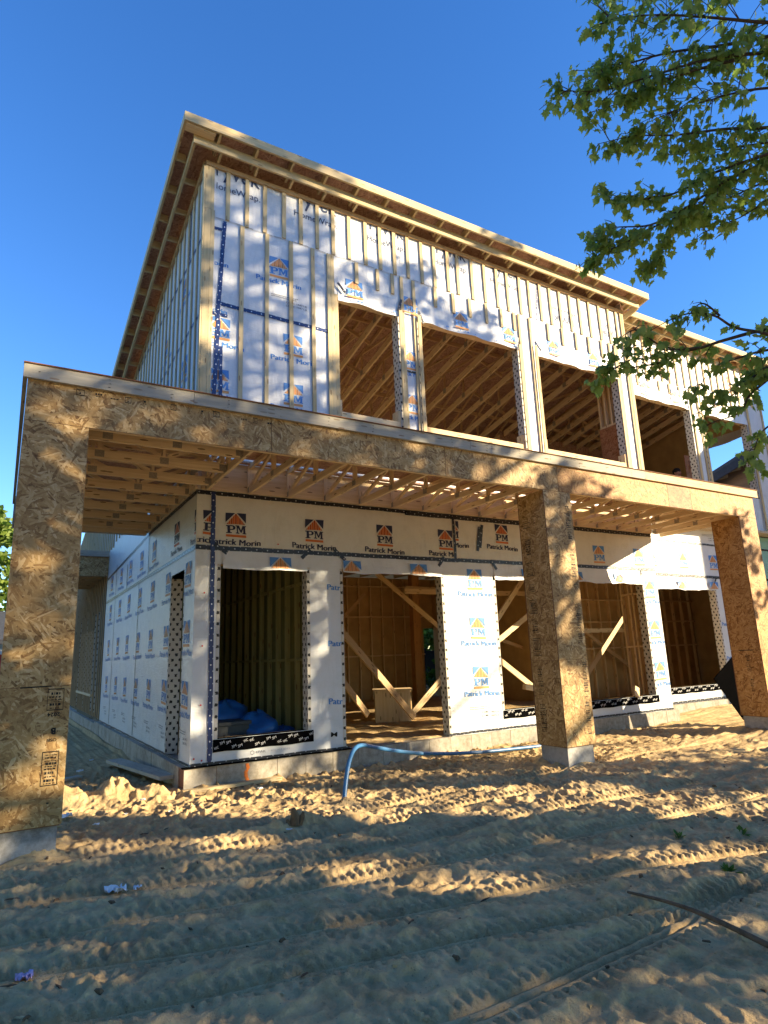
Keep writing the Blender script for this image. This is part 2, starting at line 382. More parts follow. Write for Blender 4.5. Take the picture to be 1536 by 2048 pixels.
# sub-parts under a part whose origin is already compensated sit at identity
def WP(a,b): return a+.006*math.sin(6.1*b+2.3*a)+.003*math.sin(17*b+5*a), b+.008*math.sin(4.7*a+1.3*b)+.004*math.sin(15*a-4*b)
def FN(a,b):
    a,b=WP(a,b); return (a,D-.006,b)       # front wall print plane
def FR(a,b):
    a,b=WP(a,b); return (a,RC-.006,b)      # recessed wall print plane
FS=lambda a,b:(A-.006,a,b)       # side wall print plane (a = y)
def fsrev(y0):                    # text on the side wall reads towards the viewer's right = decreasing y
    return lambda a,b:(A-.006,y0-a,b)
def wallgrid(mb,xs,zs,holes,fn,m,back=None,th=.16,band=None):
    for i in range(len(xs)-1):
        for j in range(len(zs)-1):
            xm,zm=(xs[i]+xs[i+1])/2,(zs[j]+zs[j+1])/2
            if any(h[0]<xm<h[1] and h[2]<zm<h[3] for h in holes): continue
            q=[(xs[i],zs[j]),(xs[i+1],zs[j]),(xs[i+1],zs[j+1]),(xs[i],zs[j+1])]
            mb.poly([fn(a,b,0) for a,b in q],MT['bouncetint'] if band and band[0]<zm<band[1] and xm<band[2] else m,[(a,b) for a,b in q])
            if back: mb.poly([fn(a,b,th) for a,b in q][::-1],back,[(a,b) for a,b in q][::-1])
def allx(holes,ends): return sorted(set(list(ends)+[h[0] for h in holes]+[h[1] for h in holes]))
def allz(holes,ends): return sorted(set(list(ends)+[h[2] for h in holes]+[h[3] for h in holes]))
# ------------------------------------------------------------------ front wall
lowH=[(2.50,3.78,.66,2.95),(4.375,6.22,.30,2.95),(7.39,11.38,.66,2.95)]
upH=[(4.38,5.57,5.42,7.58),(6.05,8.43,5.42,7.58),(8.96,11.40,5.42,7.58)]
mb=MB(); f=lambda a,b,t:(a,D+t,b)
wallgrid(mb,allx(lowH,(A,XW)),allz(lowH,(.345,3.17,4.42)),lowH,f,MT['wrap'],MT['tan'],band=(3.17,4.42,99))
front=hp(mb,'front_wall',None,'white wrapped street wall of both storeys')
mb=MB(); wallgrid(mb,allx(upH,(A,XW)),allz(upH,(4.42,9.29)),upH,f,MT['tyvek'],MT['tan'])
hp(mb,'upper_wrap',front)
def jambs(h,f,parent,bottom=True,th=.17):
    x0,x1,z0,z1=h; zz=min(z1,2.95 if z1<4 else 7.58)
    for x,s in ((x0,1),(x1,-1)):
        mb=MB(); q=[f(x,z0,0),f(x,z0,th),f(x,zz,th),f(x,zz,0)]
        if s<0: q=q[::-1]; uv=[(0,zz),(th,zz),(th,z0),(0,z0)]
        else: uv=[(0,z0),(th,z0),(th,zz),(0,zz)]
        mb.poly(q,MT['jamb'],uv)
        # turned-over flange on the wall face
        e=.05; q=[f(x-s*e,z0,-.003),f(x,z0,-.003),f(x,zz,-.003),f(x-s*e,zz,-.003)]
        mb.poly(q if s>0 else q[::-1],MT['jamb'],[(p*.05+.03,z) for p,z in ((0,z0),(1,z0),(1,zz),(0,zz))][::(1 if s>0 else -1)])
        hp(mb,'jamb_wrap',parent)
    mb=MB(); mb.poly([f(x0,z1,0),f(x1,z1,0),f(x1,z1,th),f(x0,z1,th)],MT['lum'],[(x0,0),(x1,0),(x1,th),(x0,th)]); hp(mb,'header',parent)
for h in lowH+upH: jambs(h,f,front)
def flap(x0,x1,ztop,zb,fn,parent,seed,amp=.02):
    """loose lower edge of the wrap hanging over an opening"""
    rs=np.random.RandomState(seed); mb=MB(); n=max(8,int((x1-x0)/.09)); ph=rs.uniform(0,6,4)
    e=[zb+amp*(math.sin(ph[0]+i*.45)+.6*math.sin(ph[1]+i*1.1)+.3*math.sin(ph[2]+i*2.3))*.5 for i in range(n+1)]
    dd=[.012+.018*(1+math.sin(ph[3]+i*.7)) for i in range(n+1)]
    for i in range(n):
        a,b=x0+(x1-x0)*i/n,x0+(x1-x0)*(i+1)/n
        for (za,ya,zb_,yb),(zc,yc,zd,yd) in ((((ztop),.004,(ztop),.004),((ztop+e[i])/2,.4*dd[i],(ztop+e[i+1])/2,.4*dd[i+1])),(((ztop+e[i])/2,.4*dd[i],(ztop+e[i+1])/2,.4*dd[i+1]),(e[i],dd[i],e[i+1],dd[i+1]))):
            mb.poly([fn(a,zc,-yc),fn(b,zd,-yd),fn(b,zb_,-yb),fn(a,za,-ya)],MT['wrap'],[(a,zc),(b,zd),(b,zb_),(a,za)],smooth=True)
    return hp(mb,'header_flap',parent)
flap(2.52,3.79,3.13,2.885,f,front,1,.012); flap(4.37,6.24,3.13,2.89,f,front,2,.02); flap(7.37,11.42,3.13,2.875,f,front,3,.022)
flap(4.40,5.60,7.95,7.515,f,front,4,.018); flap(6.05,8.45,7.95,7.53,f,front,5,.018); flap(8.96,11.42,7.95,7.50,f,front,6,.024)
# prints on the front wall
mb=MB()
for xc in (2.70,3.915,5.145,6.36): logo(mb,FN,xc,3.69,dark=True,w=.31,h=.345,tw=.72,xmax=6.52 if xc>6 else 99)
logo(mb,FN,2.385,3.69,dark=True,w=.31,h=.345,tw=.72,xmin=A+.02,xmax=2.375)
logo(mb,FN,6.50,3.87,dark=True,w=.31,h=.345,tw=.72,xmin=6.585,zmax=3.90)
logo(mb,FN,7.62,3.87,dark=True,w=.31,h=.345,tw=.72,zmax=3.9)
for xc in (10.15,11.38): logo(mb,FN,xc,3.62,w=.34,h=.35,tw=.72,zmin=3.21,text=False)
for zt in (3.04,2.21,1.39): logo(mb,FN,6.93,zt)
finelines(mb,FN,6.95,.74,.62)
for zt in (2.62+.48,1.79+.48,.96+.48): logo(mb,FN,4.48,zt,xmax=4.33,zmax=zt-.36)
for zt in (2.95,2.12,1.30): logo(mb,FN,11.60,zt,xmin=11.44,xmax=XW-.01)
for x,c in ((4.05,'M'),): put_text(mb,c,MT['black'],FN,x+.08,x+.18,.53,.06,.02)
hp(mb,'wrap_print',front)  # emblems and lettering printed on the wrap, in one mesh
mb=MB()                              # triangles of the emblem on the header flaps
for xc,a,b in ((3.36,2.53,3.77),(4.52,4.38,6.2),(5.76,4.38,6.2),(8.17,7.4,11.3),(9.42,7.4,11.3),(10.66,7.4,11.3)):
    g=lambda p,q:(p,D-.006-.034*max(0,(3.13-q)/.24)-.012,q)
    logo(mb,g,xc,3.075,text=False,zmin=2.915,xmin=a,xmax=b)
hp(mb,'wrap_print',front)
mb=MB()
for xc in (3.35,): 
    logo(mb,FN,xc,7.97,tw=.77)
finelines(mb,FN,3.52,7.30,.62)
for zt in (6.66,5.83): logo(mb,FN,3.59,zt,tw=.77); logo(mb,FN,2.40,zt,tw=.77,xmin=2.30)
logo(mb,FN,2.13,8.0,tw=.77,xmin=2.3); logo(mb,FN,2.13,7.2,tw=.77,xmin=2.3)
hp(mb,'wrap_print',front)
mb=MB()
G2=lambda p,q:(p,D-.006-.05*max(0,min(1,(7.95-q)/.42)),q)
for xc,a,b in ((4.72,4.45,5.56),(5.86,5.45,6.04),(7.02,6.1,8.4),(8.23,6.1,8.4),(9.46,9.05,11.35),(10.68,9.05,11.35)): logo(mb,G2,xc,7.975,tw=.77,xmin=a,xmax=b,zmin=7.56)
for zt in (6.9,6.07): logo(mb,FN,5.82,zt,tw=.6,xmin=5.70,xmax=5.94)
hp(mb,'wrap_print',front)
mb=MB()
def tyvek(x0,first=0,rot=False,fn=FN,zt=9.13):
    if not rot:
        V,F=text2d('Tyvek',1,.008); xs=[v[0] for v in V]; a,b=min(xs),max(xs); sx=.8/(b-a); sz=.27/.7
        for ff in F:
            P=[(x0+(V[i][0]-a)*sx,zt+V[i][1]*sz) for i in ff]; P=clip_poly(P,1,9.225,True)
            if len(P)>2 and first>0: P=clip_poly(P,0,first,False)
            if len(P)>2: mb.add((P,[tuple(range(len(P)))]),MT['tyink'],lambda p:fn(*p))
        V,F=text2d('HomeWrap.',1,.0); xs=[v[0] for v in V]; a,b=min(xs),max(xs); sx=.80/(b-a); sz=.115/.7
        for ff in F:
            P=[(x0+.01+(V[i][0]-a)*sx,zt-.245+V[i][1]*sz) for i in ff]
            if first>0: P=clip_poly(P,0,first,False)
            if len(P)>2: mb.add((P,[tuple(range(len(P)))]),MT['tyink'],lambda p:fn(*p))
    else:
        put_text(mb,'HomeWrap',MT['tyink'],fn,x0,x0+.68,8.80,.09,0,True); put_text(mb,'Tyvek',MT['tyink'],fn,x0,x0+.68,8.62,.2,.03,True)
tyvek(2.22,2.31); tyvek(3.61); tyvek(5.01); tyvek(6.46); tyvek(7.86); tyvek(9.57,0,True); tyvek(10.98,0,True)
hp(mb,'wrap_print',front)
# tape on the front wall
def tape(p,q,fn,parent,w=.065,m='tape',off=.008):
    """strip between two wall points (a,b)"""
    mb=MB(); p=Vector((p[0],p[1])); q=Vector((q[0],q[1])); d=(q-p); L=d.length; d.normalize(); n=Vector((-d.y,d.x))*w/2; N=max(1,int(L/.25))
    o=random.uniform(0,5)
    for i in range(N):
        a=p+d*(L*i/N); b=p+d*(L*(i+1)/N); j0=.003*math.sin(i*2.1+o); j1=.003*math.sin((i+1)*2.1+o)
        c=[a-n,b-n,b+n,a+n]; c=[Vector((v.x+(-d.y)*jj,v.y+d.x*jj)) for v,jj in zip(c,(j0,j1,j1,j0))]
        mb.poly([fn(v.x,v.y,-off) for v in c],MT[m],[(o+L*i/N,0),(o+L*(i+1)/N,0),(o+L*(i+1)/N,w),(o+L*i/N,w)])
    return hp(mb,'tape_strip',parent)
tape((A,ZT),(6.60,ZT+.005),f,front); tape((6.60,ZT+.01),(XW,ZT+.03),f,front)
tape((A,3.945),(5.6,3.945),f,front,.06); tape((5.55,3.93),(XW,3.95),f,front,.085)
tape((2.40,.36),(2.375,3.96),f,front,.062,'tapeblue',.011)
tape((6.55,3.14),(6.54,3.95),f,front,.05,'tape',.011)
tape((7.10,3.42),(7.18,3.84),f,front,.06,'tape',.011); tape((7.04,3.36),(7.11,3.80),f,front,.06,'tape',.013)
for a,b in (((2.40,3.22),(2.58,3.10)),((3.70,3.08),(3.84,3.22)),((4.24,3.24),(4.42,3.08)),((6.18,3.06),(6.30,3.22)),((7.32,3.20),(7.44,3.05)),((11.34,3.04),(11.43,3.2))): tape(a,b,f,front,.055,'tape',.014)
tape((2.45,8.33),(2.37,6.6),f,front,.062,'tapeblue',.011); tape((2.385,6.62),(2.33,5.0),f,front,.062,'tapeblue',.013); tape((2.43,6.2),(2.44,5.0),f,front,.055,'tapeblue',.015)
tape((2.28,8.17),(2.44,8.17),f,front,.05,'tapeblue'); tape((2.26,6.72),(2.52,6.72),f,front,.05,'tapeblue')
tape((2.40,6.90),(4.28,6.885),f,front,.062,'tapeblue')
tape((9.17,9.22),(9.05,8.35),f,front,.05,'tapeblue')
for a,b in (((4.38,7.82),(4.52,7.66)),((5.58,7.60),(5.66,7.86)),((6.02,7.72),(6.12,7.5)),((8.38,7.58),(8.44,7.78)),((9.0,7.85),(9.1,7.65))): tape(a,b,f,front,.05,'tape',.05)
tape((5.69,6.5),(5.93,6.5),f,front,.04); tape((8.62,6.55),(8.76,6.55),f,front,.04)
# black sill tape with white marks
def silltape(x0,x1,z0,z1,fn,parent,txt=True):
    mb=MB(); n=max(3,int((x1-x0)/.15))
    for i in range(n):
        a,b=x0+(x1-x0)*i/n,x0+(x1-x0)*(i+1)/n; w0=.006*math.sin(i*1.7); w1=.006*math.sin((i+1)*1.7)
        mb.poly([fn(a,z0+w0,-.012),fn(b,z0+w1,-.012),fn(b,z1,-.010),fn(a,z1,-.010)],MT['blackboard'],[(a,z0),(b,z0),(b,z1),(a,z1)])
        mb.poly([fn(a,z1,-.010),fn(b,z1,-.010),fn(b,z1+.004,.17),fn(a,z1+.004,.17)],MT['blackboard'],[(a,z0),(b,z0),(b,z1),(a,z1)])
        if txt:
            for k in range(2):
                xa=a+.02+.075*k; zz=z0+.03+(.055 if (i+k)%2 else .0)
                if xa+.06<x1: put_text(mb,'3M' if (i+k)%3 else 'VHC',MT['white'],lambda p,q,c=(xa,zz):fn(c[0]+(p-c[0])*.94-(q-c[1])*.3,q+(p-c[0])*.3,-.016),xa,xa+.062,zz,.032,0)
    return hp(mb,'sill_tape',parent)
silltape(2.44,3.86,.50,.655,f,front); silltape(7.36,11.45,.52,.655,f,front)
# lower edge of wrap with black strip, resting on the foundation
for a,b in ((2.16,4.42),(6.2,XW)):
    tape((a,.375),(b,.37),f,front,.035,'tape',.016)
mb=MB(); g=lambda a,b:(a,D-.008,b); put_text(mb,'EPAK',MT['greyink'],g,3.02,3.16,.435,.028,.01); put_text(mb,'1 800 463 0313',MT['palegrey'],g,3.2,3.5,.437,.022)
for i in range(6):
    t0,t1=PI/6+i*PI/3,PI/6+(i+1)*PI/3; c=(2.97,.447)
    mb.poly([g(c[0]+.03*math.cos(t),c[1]+.03*math.sin(t)) for t in (t0,t1)]+[g(c[0]+.023*math.cos(t),c[1]+.023*math.sin(t)) for t in (t1,t0)],MT['greyink'])
hp(mb,'wrap_print',front)
# staples with red caps
mb=MB()
for x,z in ((2.28,2.55),(2.27,1.85),(2.27,1.1),(2.2,.45),(2.3,.42),(3.33,3.27),(9.5,3.3)):
    mb.poly([(x+.012*math.cos(k*PI/4),D-.012,z+.012*math.sin(k*PI/4)) for k in range(8)],MT['red'])
hp(mb,'cap_nail',front)
# battens on the front wall (one mesh each)
NB=[0]
def batten(x,z0,z1,y,parent,w=.064,t=.02,m='lumold',ax='y'):
    mb=MB(); w*=random.uniform(.94,1.06)
    if ax=='y': mb.box(x-w/2,x+w/2,y-t,y-.0,z0,z1,MT[m],2)
    else: mb.box(y-t,y,x-w/2,x+w/2,z0,z1,MT[m],2)
    NB[0]+=1; return hp(mb,'batten',parent)
x=2.50; k=0
ups=[2.49,2.80,3.10,3.43,3.73,4.03,4.33,4.64,4.97,5.27,5.57,5.86,6.17,6.46,6.78,7.02,7.37,7.69,8.01,8.29,8.63,8.89,9.21,9.50,9.79,10.10,10.40,10.71,11.04,11.35,11.62]
for x in ups: batten(x+.0,8.355+random.uniform(-.012,.012),9.225,D-.009,front)
for x in (2.73,3.14,3.55,3.94): batten(x,4.6,8.34,D-.009,front)
for x in (4.23,4.295,4.36): batten(x,4.6,8.33 if x<4.3 else 7.6,D-.012,front)
for x in (5.62,5.69): batten(x,4.6,7.62 if x<5.65 else 8.33,D-.052 if x<5.65 else -0.012+D,front)
for x in (5.95,6.02): batten(x,4.6,8.33 if x<6 else 7.62,D-.012 if x<6 else D-.05,front)
for x in (8.46,8.53): batten(x,4.6,8.33 if x>8.5 else 7.62,D-.012 if x>8.5 else D-.05,front)
for x in (8.83,8.90): batten(x,4.6,8.33 if x<8.87 else 7.7,D-.012 if x<8.87 else D-.05,front)
for x in (11.43,11.50): batten(x,4.6,8.33,D-.012,front)
for x in (11.78,11.83): batten(x,4.6,9.225,D-.012,front)
for x in (4.77,5.19,5.50,6.44,6.86,7.26,7.67,8.06,8.40,9.35,9.77,10.18,10.58,10.99,11.25): batten(x,7.925+random.uniform(-.015,.015),8.335,D-.012,front)
# corner boards
mb=MB(); mb.box(A-.02,A+.075,D-.034,D-.006,4.6,8.45,MT['lumold'],2); mb.box(A+.078,A+.135,D-.034,D-.006,4.6,8.45,MT['lumold'],2)
mb.box(A-.02,A+.075,D-.032,D-.006,8.455,9.25,MT['lumold'],2); mb.box(A+.078,A+.12,D-.03,D-.006,8.455,9.23,MT['lumold'],2); hp(mb,'corner_board',front)
mb=MB(); mb.box(A-.045,A-.022,D-.03,D+.06,4.6,9.2,MT['lumold'],2); hp(mb,'corner_board',front)
# upper lap line: edge of the upper sheet
mb=MB()
for i in range(60):
    a,b=A+.15+(XW-A-.15)*i/60,A+.15+(XW-A-.15)*(i+1)/60; w=.008*math.sin(i*.9); w2=.008*math.sin((i+1)*.9)
    mb.poly([(a,D-.0075,8.345+w),(b,D-.0075,8.345+w2),(b,D-.004,8.6),(a,D-.004,8.6)],MT['tyvek'],[(a,8.345),(b,8.345),(b,8.6),(a,8.6)])
    if i%3!=1: mb.poly([(a,D-.0085,8.352+w),(b-.03,D-.0085,8.352+w2),(b-.03,D-.0085,8.357+w2),(a,D-.0085,8.357+w)],MT['tyink'])
hp(mb,'wrap_lap',front)
# nailer board at the top of the wall + sills
mb=MB(); mb.box(A-.02,XW+.03,D-.045,D-.01,9.225,9.30,MT['rough'],0); hp(mb,'top_nailer',front)
for x0,x1 in ((4.42,5.55),(6.07,8.38),(8.98,11.34)):
    mb=MB(); mb.box(x0,x1,D-.01,D+.15,5.40,5.515,MT['lum'],0); hp(mb,'window_sill',front)
for h in upH:
    for x,s in ((h[0],1),(h[1],-1)):
        mb=MB(); mb.box(x+.002*s if s>0 else x-.06,x+.06 if s>0 else x-.002,D+.0,D+.17,5.3,5.72,MT['lum'],2); hp(mb,'jack_stud',front)
# ------------------------------------------------------------------ recessed wall (right wing)
recLow=[(12.62,14.80,.70,2.95)]; recUp=[(12.66,14.85,5.42,7.60),(15.40,17.46,5.42,7.60)]
fr=lambda a,b,t:(a,RC+t,b)
mb=MB(); wallgrid(mb,allx(recLow,(XW,17.0)),allz(recLow,(.36,4.42)),recLow,fr,MT['wrap'],MT['tan']); 
wallgrid(mb,[17.0,XR],[.36,4.42],[],fr,MT['greencast'],MT['tan'])
wallgrid(mb,allx(recUp,(XW,XR)),allz(recUp,(4.42,9.37)),recUp,fr,MT['tyvek'],MT['tan'])
rec=hp(mb,'recessed_wall',None,'set-back wrapped wall to the right of the porch')
for h in recLow+recUp: jambs(h,fr,rec)
flap(12.6,14.83,3.12,2.87,fr,rec,8,.02); flap(12.64,14.88,7.95,7.56,fr,rec,9,.018); flap(15.38,17.5,7.95,7.54,fr,rec,10,.018)
tape((XW,3.21),(15.2,3.19),fr,rec); tape((XW,4.02),(15.2,3.99),fr,rec,.045); tape((15.2,4.40),(XR,4.36),fr,rec,.08); tape((15.2,3.2),(XR,3.19),fr,rec); tape((15.2,4.02),(XR,3.98),fr,rec,.05)
tape((14.72,3.0),(14.86,3.18),fr,rec,.05,'tape',.05)
silltape(12.6,14.85,.565,.695,fr,rec); tape((12.2,.39),(15.4,.39),fr,rec,.05,'tape',.016)
mb=MB()
for xc in (12.55,13.72,14.9): logo(mb,FR,xc,3.74,text=False,w=.34,h=.36)
for xc in (13.5,14.72): 
    g=lambda p,q:(p,RC-.055,q); logo(mb,g,xc,3.07,text=False,zmin=2.90)
finelines(mb,FR,14.9,4.25,.6); finelines(mb,FR,17.9,3.6,.6)
for zt in (2.5,1.7): logo(mb,FR,15.25,zt,w=.3)
for x,zt in ((13.1,8.0),(14.3,8.0),(16.2,8.0)): 
    g=lambda p,q:(p,RC-.05,q); logo(mb,g,x,zt,w=.34,zmin=7.62)
for x in (13.95,16.95): put_text(mb,'Tyvek',MT['orange'],lambda a,b,x=x:(x-(b-8.6),RC-.007,8.6+(a-x)),x-.25,x+.35,8.6,.12,.03)
hp(mb,'wrap_print',rec)
for x in np.arange(12.05,18.4,.31): batten(float(x),8.16,9.30,RC-.009,rec,m='lum')
for x in (12.53,12.60,14.92,14.99,15.26,15.33,17.54,17.62,18.36): batten(x,4.5,8.15,RC-.012 if x not in(12.6,14.92,15.33,17.54) else RC-.05,rec)
for x in np.arange(12.9,14.8,.41): batten(float(x),7.86,8.14,RC-.012,rec,m='lum')
for x in np.arange(15.65,17.4,.41): batten(float(x),7.86,8.14,RC-.012,rec,m='lum')
mb=MB(); mb.box(XW+.02,XR+.02,RC-.045,RC-.01,9.30,9.38,MT['rough'],0); hp(mb,'top_nailer',rec)
mb=MB(); mb.box(15.05,15.20,RC-.015,RC-.011,4.6,7.6,MT['wrap'],2); hp(mb,'wrap_strip',rec)
# right-hand end wall with an opening (sky shows through the corner room)
mb=MB(); eH=[(2.95,4.62,5.42,7.74)]; fe=lambda a,b,t:(XR-t,a,b)
wallgrid(mb,allx(eH,(RC,11,16)),allz(eH,(.36,6.2,9.0)),eH,fe,MT['wrap'],MT['tan'],.14)
end=hp(mb,'end_wall',None)
mb=MB()
for i in range(10):
    a,b=2.95+1.67*i/10,2.95+1.67*(i+1)/10; za=7.52+.015*math.sin(i)-.008*i; zb=7.52+.015*math.sin(i+1)-.008*(i+1)
    mb.poly([(XR-.16,a,za),(XR-.16,b,zb),(XR-.15,b,7.76),(XR-.15,a,7.76)],MT['membrane'])
hp(mb,'header_flap',end)
mb=MB(); mb.box(XR-.17,XR-.0,2.80,2.94,5.3,7.6,MT['rough'],2); hp(mb,'jack_stud',end); mb=MB(); mb.box(XR-.16,XR-.01,4.63,4.75,5.3,7.7,MT['lum'],2); hp(mb,'jack_stud',end)
# return between main block and recess
mb=MB(); mb.poly([(XW,RC,.345),(XW,D,.345),(XW,D,9.5),(XW,RC,9.5)],MT['wrap']); hp(mb,'return_wall')
# ------------------------------------------------------------------ side wall (x = A)
sH=[(2.66,3.46,.36,2.90)]; upS=[]
fs=lambda a,b,t:(A+t,a,b)
YB=19.5
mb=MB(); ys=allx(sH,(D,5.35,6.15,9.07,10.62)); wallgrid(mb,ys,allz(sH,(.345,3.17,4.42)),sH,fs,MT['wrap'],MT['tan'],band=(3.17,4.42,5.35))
# flip not needed: outside faces -x
def quad_side(y0,y1,z0,z1a,z1b,m): mb.poly([(A,y1,z0),(A,y0,z0),(A,y0,z1a),(A,y1,z1b)],m,[(y1,z0),(y0,z0),(y0,z1a),(y1,z1b)])
N=10
for i in range(N):
    a=D+(YB-D)*i/N; b=D+(YB-D)*(i+1)/N; quad_side(a,b,4.42,roofz(a)-.24,roofz(b)-.24,MT['tyvek'])
quad_side(10.62,12.3,.345,4.42,4.42,MT['shadewrap']); quad_side(12.3,15.8,2.6,4.42,4.42,MT['shadewrap']); quad_side(12.3,15.8,.3,.9,.9,MT['shadewrap']); quad_side(15.8,YB,.345,4.42,4.42,MT['shadewrap'])
side=hp(mb,'side_wall',None,'long wrapped wall running back in blue shade')
jambs(sH[0],fs,side,th=.17)
mb=MB(); mb.box(A,A+.16,2.66,3.46,2.90,2.94,MT['lum'],1); hp(mb,'header',side)
tape((D,ZT),(10.6,ZT-.02),fs,side,.06); tape((D,3.945),(5.4,3.945),fs,side,.06); tape((5.3,3.95),(10.5,3.72),fs,side,.05)
for y,z1 in ((6.15,3.15),(9.07,3.9),(5.35,3.92)): tape((y,.4 if y!=5.35 else 3.2),(y+.02,z1),fs,side,.04)
tape((7.6,3.17),(7.6,3.7),fs,side,.05)
tape((2.1,.37),(10.6,.37),fs,side,.03)
mb=MB(); gs=lambda a,b:(A-.006,-WP(a,b)[0],WP(a,b)[1])
for yc in (4.86,6.02,7.22,8.38,9.75):
    for zt in (3.02,2.21,1.40): logo(mb,gs,-yc,zt,tw=.8,dark=False)
    finelines(mb,gs,-yc,.72,.5)
    logo(mb,gs,-yc,3.72,tw=.8,dark=False)
for zt in (3.02,2.21,1.40): logo(mb,gs,-3.68,zt,tw=.8,xmax=-3.48); logo(mb,gs,-2.42,zt,tw=.8,xmin=-2.64,xmax=-D-.03)
finelines(mb,gs,-3.75,.72,.4); finelines(mb,gs,-2.4,.75,.4)
logo(mb,gs,-3.2,3.72,tw=.72,dark=True); logo(mb,gs,-2.0,3.69,w=.31,h=.345,tw=.72,dark=True,xmin=-2.4,xmax=-D-.002)
hp(mb,'wrap_print',side)
mb=MB()
for yc,z in ((3.2,7.9),(4.5,7.4),(4.4,6.5),(5.8,6.9),(7.0,6.3),(3.1,6.4),(3.2,5.5),(4.45,5.6),(5.9,5.9),(7.3,5.6)): logo(mb,gs,-yc,z,tw=.75)
hp(mb,'wrap_print',side)
tape((D+.03,8.05),(9,8.05),fs,side,.05,'tapeblue'); tape((D+.03,6.75),(9,6.75),fs,side,.05,'tapeblue'); tape((2.95,9.0),(2.98,8.1),fs,side,.04,'tapeblue')
ysb=[2.45,2.75,3.06,3.37,3.68,4.0,4.32,4.63,4.94,5.25,5.56,5.88,6.2,6.5,6.8,7.15,7.5,7.85,8.2,8.55,8.95,9.4]
for y in ysb: batten(y,4.5,roofz(y)-.30,A-.006,side,.06,.019,ax='x')
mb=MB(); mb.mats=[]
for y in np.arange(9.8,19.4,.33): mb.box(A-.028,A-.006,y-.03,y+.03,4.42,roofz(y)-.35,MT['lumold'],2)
for y in np.arange(10.7,19.4,.33): mb.box(A-.028,A-.006,y-.03,y+.03,.4,4.3,MT['rough'],2)  # darker lumber here: porch shade put into the batten colour
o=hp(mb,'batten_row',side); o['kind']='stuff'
# jambs and openings of the far part of the side wall
for y in (12.3,15.8,11.6,14.1):
    mb=MB(); mb.poly([(A-.03,y,.5),(A+.2,y,.5),(A+.2,y,3.0),(A-.03,y,3.0)],MT['jamb'],[(0,.5),(.23,.5),(.23,3),(0,3)]); hp(mb,'jamb_wrap',side)
mb=MB(); mb.box(A-.05,A-.0,12.2,15.9,.86,.92,MT['lum'],1); hp(mb,'window_sill',side)
# small rear porch roof on the side wall
mb=MB(); mb.box(.5,A-.01,10.45,10.49,4.29,4.43,MT['lumgrey'],0)
rp=hp(mb,'rear_porch_fascia'); mb=MB(); mb.box(.5,A-.01,10.5,10.53,3.80,4.285,MT['osb'],0,MT['edge']); mb.box(.5,A-.01,10.54,16,4.3,4.34,MT['osbdark'],1); hp(mb,'rear_porch_beam',rp)
for y in (11,11.6,12.2,12.8,13.4,14):
    mb=MB(); mb.box(.5,A-.02,y-.02,y+.02,3.85,4.1,MT['rough'],0); hp(mb,'joist',rp)
# foundation
def fnd(x0,x1,y0,y1,z1,ax,parent=None):
    mb=MB(); L=(x1-x0) if ax==0 else (y1-y0); n=max(1,round(L/.42))
    for i in range(n):
        g=.006
        if ax==0: a,b=x0+L*i/n,x0+L*(i+1)/n; mb.box(a+g/2,b-g/2,y0+random.uniform(0,.006),y1,-.4,z1-random.uniform(0,.004),MT['block'],0)
        else: a,b=y0+L*i/n,y0+L*(i+1)/n; mb.box(x0+random.uniform(0,.006),x1,a+g/2,b-g/2,-.4,z1-random.uniform(0,.004),MT['block'],1)
    if ax==0: mb.box(x0,x1,y0+.012,y1-.01,-.41,z1-.012,MT['edge'],0)
    else: mb.box(x0+.012,x1-.01,y0,y1,-.41,z1-.012,MT['edge'],1)
    return hp(mb,'block_foundation',parent)
fd=fnd(2.07,11.96,2.02,2.27,.345,0); fnd(2.06,2.31,2.28,10.75,.35,1); fnd(2.06,2.31,10.8,19.5,.30,1); fnd(12.0,18.5,2.56,2.80,.36,0)
mb=MB(); mb.box(2.05,4.43,2.0,2.10,.347,.358,MT['blackboard'],0); hp(mb,'sill_gasket',fd)
mb=MB(); 
for i in range(5): mb.poly([(2.86+.02*math.sin(i*2)+.0,2.014,.33-i*.055),(2.90+.02*math.sin(i*2),2.014,.33-i*.055),(2.90+.02*math.sin(i*2+2),2.014,.275-i*.055),(2.85+.02*math.sin(i*2+2),2.014,.275-i*.055)],MT['spray'])
hp(mb,'spray_mark',fd)
# ------------------------------------------------------------------ porch
PW=12.19; PT=4.475; PBt=3.928; CW=.556
mb=MB(); mb.box(.02,PW-.02,.02,1.78,4.40,4.425,MT['osbdark'],1); mb.box(A,PW-.02,1.93,D-.05,4.40,4.425,MT['osbdark'],0); mb.box(.02,A-.01,1.745,5.45,4.40,4.425,MT['osbdark'],1)
porch=hp(mb,'porch_roof',None,'flat porch roof on boarded columns wrapping the street corner')
def sub(mb,name,label=None): return hp(mb,name,porch,label)
